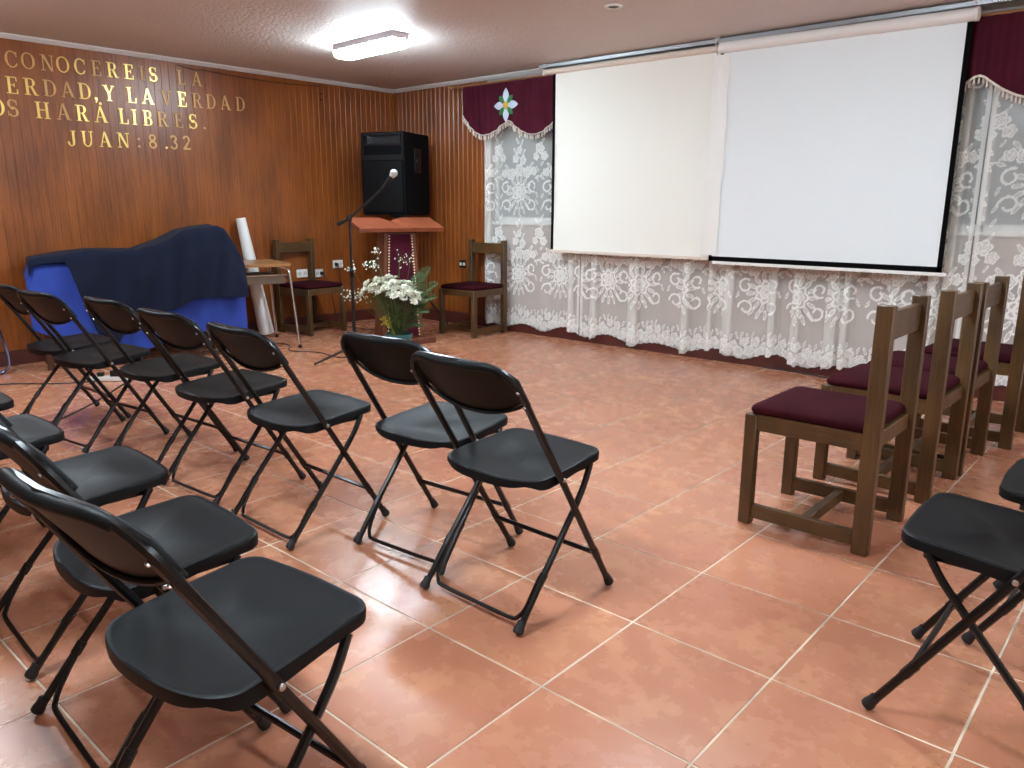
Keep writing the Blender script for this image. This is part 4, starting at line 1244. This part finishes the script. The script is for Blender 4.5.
MB().box((0, -0.06, 0.025), (0.60, 0.46, 0.05), bev=0.006).build('base_board', M['pulpit_side'], t)

# ------------------------------------------------------------------ microphone on boom stand
MP = (1.83, -2.06, 0)
t = thing('microphone_stand', 'black boom microphone stand with tripod base before the pulpit', 'microphone stand', MP)
MB().tube([(0, 0, 0.10), (0, 0, 0.72)], 0.0145, n=8).build('lower_pole', M['black_metal'], t)
MB().tube([(0, 0, 0.72), (0, 0, 1.165)], 0.011, n=8).build('upper_pole', M['black_metal'], t)
MB().lathe([(0.012, 0.69), (0.019, 0.70), (0.019, 0.75), (0.010, 0.76)], n=10).build('clutch', M['dark_plastic'], t)
for a in (math.radians(-92), math.radians(28), math.radians(148)):
    MB().tube([(0.015 * math.cos(a), 0.015 * math.sin(a), 0.115), (0.40 * math.cos(a), 0.40 * math.sin(a), 0.013)], 0.0095, n=7).build('leg', M['black_metal'], t)
rgt = Vector((0.749, 0.663, 0))
hub = Vector((0, 0, 1.170))
MB().lathe([(0.010, 1.145), (0.022, 1.153), (0.022, 1.187), (0.008, 1.205)], n=10).build('joint', M['dark_plastic'], t)
tip = hub + rgt * 0.335 + Vector((0, -0.05, 0.255))
tail = hub - rgt * 0.10 - Vector((0, 0, 0.05))
MB().tube([tail, hub, tip], 0.010, n=8).build('boom', M['black_metal'], t)
MB().tube([tail, tail + (hub - tail) * 0.55], 0.017, n=10).build('counterweight', M['black_metal'], t)
dr = (rgt * 0.62 + Vector((0, -0.1, 0.72))).normalized()
Rm = dr.to_track_quat('Z', 'Y').to_matrix()
MB().tube([tip - dr * 0.02, tip + dr * 0.06], 0.018, n=9).build('clip', M['dark_plastic'], t)
mt = thing('microphone', 'black handheld microphone with silver mesh head clipped to the boom', 'microphone', tuple(Vector(MP) + tip))
MB().lathe([(0.010, -0.06), (0.013, -0.05), (0.022, 0.095), (0.022, 0.10)], n=12, R=Rm).build('body', M['dark_plastic'], mt)
prof = [(0.022, 0.095)] + [(0.031 * math.sin(a), 0.128 - 0.031 * math.cos(a)) for a in np.linspace(0.9, PI - 0.02, 9)]
MB().lathe(prof, n=14, R=Rm).build('mesh_head', M['mic_grille'], mt)

# ------------------------------------------------------------------ flowers
FX, FY = 1.93, -1.66
pt = thing('flower_pot', 'teal pot holding the white flowers on the floor before the pulpit', 'pot', (FX, FY, 0))
MB().lathe([(0.085, 0.0), (0.09, 0.005), (0.115, 0.15), (0.122, 0.16), (0.122, 0.185), (0.112, 0.185), (0.105, 0.15), (0.09, 0.14)], n=22).build('pot', M['teal'], pt)
MB().lathe([(0.104, 0.13), (0.106, 0.15), (0.02, 0.155)], n=20).build('soil', M['stem'], pt)
bq = thing('flower_bouquet', 'large bunch of white chrysanthemums with fern and baby breath', 'flowers', (FX, FY, 0.15))
def flower_mesh(seed):
    rr = random.Random(seed)
    m = MB()
    for ring, (n, ln, tilt, w) in enumerate(((13, 0.036, 0.10, 0.0085), (11, 0.028, 0.55, 0.008), (8, 0.018, 1.0, 0.007))):
        for k in range(n):
            a = 2 * PI * (k + 0.5 * ring) / n + rr.uniform(-0.1, 0.1)
            ti = tilt + rr.uniform(-0.12, 0.12)
            dx, dz = math.cos(ti), math.sin(ti)
            def pp(s, q): return ((s * dx) * math.cos(a) - q * math.sin(a), (s * dx) * math.sin(a) + q * math.cos(a), s * dz + 0.003 * ring)
            m.add([pp(0.003, -0.003), pp(ln * 0.6, -w), pp(ln, -w * 0.4), pp(ln, w * 0.4), pp(ln * 0.6, w), pp(0.003, 0.003)], [(0, 1, 2, 3, 4, 5)])
    m.m = 1
    m.lathe([(0.008, 0.002), (0.007, 0.009), (0.003, 0.012)], n=8)
    return m.mesh('flower', [M['petal'], M['petal_eye']], smooth=False)
fms = [flower_mesh(k) for k in range(3)]
stems = MB()
rf = random.Random(3)
rr_ = Vector((0.749, 0.663, 0)); aw = Vector((-0.663, 0.749, 0))
heads = []
tries = 0
while len(heads) < 92 and tries < 20000:
    tries += 1
    qx, qy = rf.uniform(-1, 1), rf.uniform(-1, 1)
    if qx * qx + qy * qy > 1: continue
    hgt = 0.50 - 0.10 * (qx * qx + qy * qy) ** 1.1 + rf.uniform(-0.025, 0.025) - 0.03 * qx - 0.03 * (qy < 0) 
    p = rr_ * (0.26 * qx - 0.05) + aw * (0.14 * qy) + Vector((0, 0, hgt))
    if any((p - h).length < 0.034 for h, _ in heads): continue
    nrm = Vector((p.x * 1.6, p.y * 1.6, 0.42 - 0.12 * 0)) + Vector((rf.uniform(-0.1, 0.1), rf.uniform(-0.1, 0.1), 0))
    heads.append((p, nrm.normalized()))
for p, nrm in heads:
    o = bpy.data.objects.new('flower', rf.choice(fms)); COL.objects.link(o); o.parent = bq
    o.location = p
    o.rotation_euler = (nrm.to_track_quat('Z', 'Y').to_matrix() @ Matrix.Rotation(rf.uniform(0, 6), 3, 'Z')).to_euler()
    o.scale = (rf.uniform(0.95, 1.2),) * 3
    b0 = Vector((p.x * 0.16 + rf.uniform(-0.02, 0.02), p.y * 0.16 + rf.uniform(-0.02, 0.02), 0.0))
    stems.tube([b0, b0.lerp(p, 0.5) + Vector((0, 0, 0.03)), p - nrm * 0.004], 0.0028, n=4, cap=False)
tag(stems.build('flower_stems', M['stem'], bq), kind='stuff')
lv = MB()
for k in range(150):
    a = rf.uniform(0, 2 * PI); rad = rf.uniform(0.03, 0.19); z = rf.uniform(0.06, 0.36)
    rad *= 0.35 + z * 1.6
    c = Vector((rad * math.cos(a), rad * math.sin(a), z))
    dv = Vector((math.cos(a + rf.uniform(-.8, .8)), math.sin(a + rf.uniform(-.8, .8)), rf.uniform(-0.3, 0.8))).normalized()
    sd = dv.cross(Vector((0, 0, 1))).normalized()
    ln, w = rf.uniform(0.04, 0.075), rf.uniform(0.010, 0.018)
    lv.add([c, c + dv * ln * 0.4 + sd * w, c + dv * ln, c + dv * ln * 0.4 - sd * w], [(0, 1, 2, 3)])
tag(lv.build('small_leaves', M['leaf'], bq, smooth=False), kind='stuff')
def fern(base, tip, n, size, name='fern_leaf', mat_=None):
    m = MB()
    pts = [base.lerp(tip, k / n) + Vector((0, 0, 0.05 * math.sin(PI * k / n))) for k in range(n + 1)]
    m.tube(pts, 0.0022, n=4, cap=False)
    d0 = (tip - base).normalized()
    sd = d0.cross(Vector((0.3, -0.6, 0.7))).normalized()
    for k in range(2, n + 1):
        w = size * math.sin(PI * (0.15 + 0.8 * k / n)) ** 0.7
        for s in (-1, 1):
            c = pts[k]; e = c + sd * s * w + d0 * w * 0.6
            q = d0 * 0.010
            mid = c.lerp(e, 0.5)
            m.add([c, mid - q, e, mid + q], [(0, 1, 2, 3)])
    m.build(name, mat_ or M['leaf'], bq, smooth=False)
for (bx, bz, tx, ta, tz) in ((0.12, 0.24, 0.27, 0.05, 0.60), (0.14, 0.22, 0.34, 0.0, 0.47), (0.14, 0.20, 0.33, -0.05, 0.36), (0.12, 0.15, 0.27, -0.08, 0.24), (0.10, 0.22, 0.20, 0.10, 0.54), (0.10, 0.08, 0.22, -0.12, 0.12), (0.08, 0.12, 0.24, 0.0, 0.30)):
    fern(rr_ * bx * 0.5 + Vector((0, 0, bz)), rr_ * tx + aw * ta + Vector((0, 0, tz)), 13, 0.075)
for k in range(4):
    fern(Vector((rf.uniform(-0.03, 0.03), -0.05, 0.03)), Vector((rf.uniform(-0.10, 0.0), -0.12, rf.uniform(0.10, 0.2))), 6, 0.03, 'yellow_leaf', M['yellow_leaf'])
# baby breath: wiry sprays of tiny blossoms
ga = MB(); gs = MB()
for (cx, ca, cz, n, sp) in ((-0.40, 0.0, 0.36, 46, 0.034), (-0.41, 0.05, 0.60, 24, 0.026), (-0.25, 0.12, 0.63, 34, 0.036), (-0.20, 0.14, 0.74, 18, 0.022), (0.0, 0.16, 0.68, 12, 0.05), (0.10, 0.14, 0.66, 8, 0.04), (-0.31, -0.02, 0.36, 30, 0.035)):
    c = rr_ * cx + aw * ca + Vector((0, 0, cz))
    ga.tube([Vector((0, 0, 0.05)), c * 0.6 + Vector((0, 0, 0.0)), c], 0.0018, n=4, cap=False)
    for k in range(n):
        p = c + Vector((rf.gauss(0, sp), rf.gauss(0, sp), rf.gauss(0, sp)))
        ga.tube([c, p], 0.0010, n=3, cap=False)
        s = rf.uniform(0.006, 0.010)
        gs.add([p + Vector(v) * s for v in ((1, 0, 0), (-1, 0, 0), (0, 1, 0), (0, -1, 0), (0, 0, 1), (0, 0, -1))], [(0, 2, 4), (2, 1, 4), (1, 3, 4), (3, 0, 4), (2, 0, 5), (1, 2, 5), (3, 1, 5), (0, 3, 5)])
tag(gs.build('baby_breath', M['petal'], bq, smooth=False), kind='stuff')
tag(ga.build('baby_breath_stems', M['stem'], bq), kind='stuff')

# ------------------------------------------------------------------ outlets, plugs, cables and other small things
def outlet(p, face, w, h, label, plug=None, mat_=None):
    rz = 0 if face == 'x' else -PI / 2
    t = thing('wall_outlet', label, 'outlet', p, rz)
    MB().box((0.006, 0, 0), (0.012, w, h), bev=0.003).build('cover_plate', mat_ or M['outlet'], t)
    for k, q in enumerate((-0.25, 0.25)):
        MB().lathe([(0.019, 0), (0.019, 0.003), (0.015, 0.003), (0.015, 0.0015), (0.002, 0.0015)], c=(0.0115, q * w, 0), n=14, R=Matrix.Rotation(PI / 2, 3, 'Y')).build('socket', M['cornice'] if mat_ is None else M['outlet'], t)
    if plug is not None:
        m = MB().tube([(0.012, plug * w, 0), (0.045, plug * w, 0), (0.055, plug * w, -0.012)], [0.019, 0.017, 0.010], n=10)
        m.build('plug', M['rubber'], t)
    return t
outlet((0.003, -1.335, 0.575), 'x', 0.13, 0.085, 'white double wall outlet behind the wooden chair, left of the pair')
outlet((0.003, -1.125, 0.565), 'x', 0.10, 0.085, 'white wall outlet with black plug, right of the pair behind the wooden chair', 0.25)
outlet((0.003, -0.875, 0.650), 'x', 0.13, 0.085, 'white double wall outlet with black plug, between wooden chair and microphone stand', -0.25)
outlet((1.075, -0.003, 0.660), 'y', 0.10, 0.085, 'black wall outlet on the panelling left of the corner chair', None, M['dark_plastic'])
def cable(pts, label, rad=0.0045, n=6, name='cable', mat_=None):
    o = MB().tube(catmull(pts, n), rad, n=6).build(name, mat_ or M['cable'])
    return tag(o, label, 'cable')
cable([(0.062, -0.905, 0.635), (0.075, -0.90, 0.50), (0.050, -0.86, 0.30), (0.045, -0.84, 0.12), (0.08, -0.84, 0.006), (0.30, -0.90, 0.005)], 'black cable hanging from the outlet plug down the left wall')
cable([(0.062, -1.098, 0.55), (0.085, -1.06, 0.46), (0.045, -0.98, 0.22), (0.05, -0.95, 0.06), (0.10, -0.98, 0.006), (0.6, -0.98, 0.005), (0.95, -0.75, 0.005)], 'black cable looping from the outlet behind the wooden chair')
cable([(0.50, -2.20, 0.005), (0.80, -2.06, 0.005), (1.10, -2.22, 0.005), (1.35, -2.10, 0.005), (1.66, -2.12, 0.005), (1.80, -2.00, 0.005)], 'black cable across the tiles from the school desk to the microphone stand')
cable([(0.62, -4.85, 0.005), (0.74, -4.39, 0.005), (1.02, -4.09, 0.005), (1.15, -3.86, 0.008)], 'black cable along the floor at the left, ending at the power strip')
cable([(1.285, -3.70, 0.006), (1.45, -3.85, 0.005), (1.73, -4.09, 0.005), (2.07, -4.45, 0.005), (2.3, -4.9, 0.005)], 'black cable under the folding chairs, running from the power strip')
cable([(1.28, -3.66, 0.006), (1.32, -3.40, 0.005), (1.1, -3.1, 0.005), (0.8, -2.9, 0.005), (0.6, -2.7, 0.12)], 'black cable from the power strip up under the blue cloths')
cable([(4.55, -0.045, 0.005), (4.85, -0.055, 0.005), (5.10, -0.10, 0.005), (5.35, -0.085, 0.005), (5.7, -0.05, 0.005)], 'black cable on the floor along the foot of the lace curtain', 0.006)
cable([(0.80, -1.10, 0.005), (1.0, -1.25, 0.005), (0.9, -1.45, 0.005), (1.2, -1.6, 0.005), (1.5, -1.75, 0.005), (1.75, -2.02, 0.005)], 'black cables coiled on the floor behind the microphone stand')
cable([(0.010, -2.50, 2.487), (0.012, -2.34, 2.462), (0.012, -2.24, 2.470), (0.012, -1.9, 2.455), (0.012, -1.5, 2.450), (0.012, -1.0, 2.468)], 'thin dark wire sagging along the top of the panelled wall', 0.003)
t = thing('power_strip', 'white power strip with adapters on the floor under the folding chairs', 'power strip', (1.17, -3.80, 0.001), 0.8)
MB().box((0, 0, 0.018), (0.26, 0.055, 0.034), bev=0.006).build('strip_body', M['outlet'], t)
MB().box((0.05, 0.0, 0.055), (0.07, 0.05, 0.045), bev=0.005).build('adapter', M['horn'], t)
MB().box((-0.06, 0.0, 0.048), (0.04, 0.04, 0.030), bev=0.005).build('plug', M['rubber'], t)
for k, z in enumerate((2.397, 2.340)):
    tag(MB().lathe([(0.012, 0.0), (0.012, 0.004), (0.004, 0.005)], c=(0.0005, -0.996, z), n=10, R=Matrix.Rotation(PI / 2, 3, 'Y')).build('wall_plug', M['rubber']),
        ('upper' if k == 0 else 'lower') + ' of two dark screw plugs high on the panelled wall near the corner', 'plug')
t = thing('tube_stand', 'bluish chrome tube stand at the far left frame edge by the wall', 'stand', (0.32, -4.30, 0.0))
MB().tube(catmull([(0.0, -0.35, 0.010), (0.0, 0.0, 0.010), (0.01, 0.075, 0.030), (0.0, 0.10, 0.11), (-0.02, 0.085, 0.25), (-0.04, 0.045, 0.42), (-0.05, -0.05, 0.52), (-0.05, -0.35, 0.53)], 5), 0.011, n=8).build('tube', M['blue_chrome'], t)
MB().tube(catmull([(0.12, -0.35, 0.010), (0.12, -0.10, 0.010), (0.12, -0.04, 0.030), (0.11, -0.02, 0.11), (0.07, -0.03, 0.42), (0.06, -0.12, 0.52), (0.06, -0.35, 0.53)], 5), 0.011, n=8).build('tube', M['blue_chrome'], t)
MB().tube([(0.0, -0.35, 0.012), (0.12, -0.35, 0.012)], 0.011, n=8).build('cross_tube', M['blue_chrome'], t)
MB().tube([(-0.05, -0.35, 0.53), (0.06, -0.35, 0.53)], 0.011, n=8).build('cross_tube', M['blue_chrome'], t)
for sx in (-0.025, 0.09):
    MB().tube([(sx - 0.025, -0.34, 0.53), (sx + 0.0, -0.34, 0.012)], 0.011, n=8).build('rear_tube', M['blue_chrome'], t)
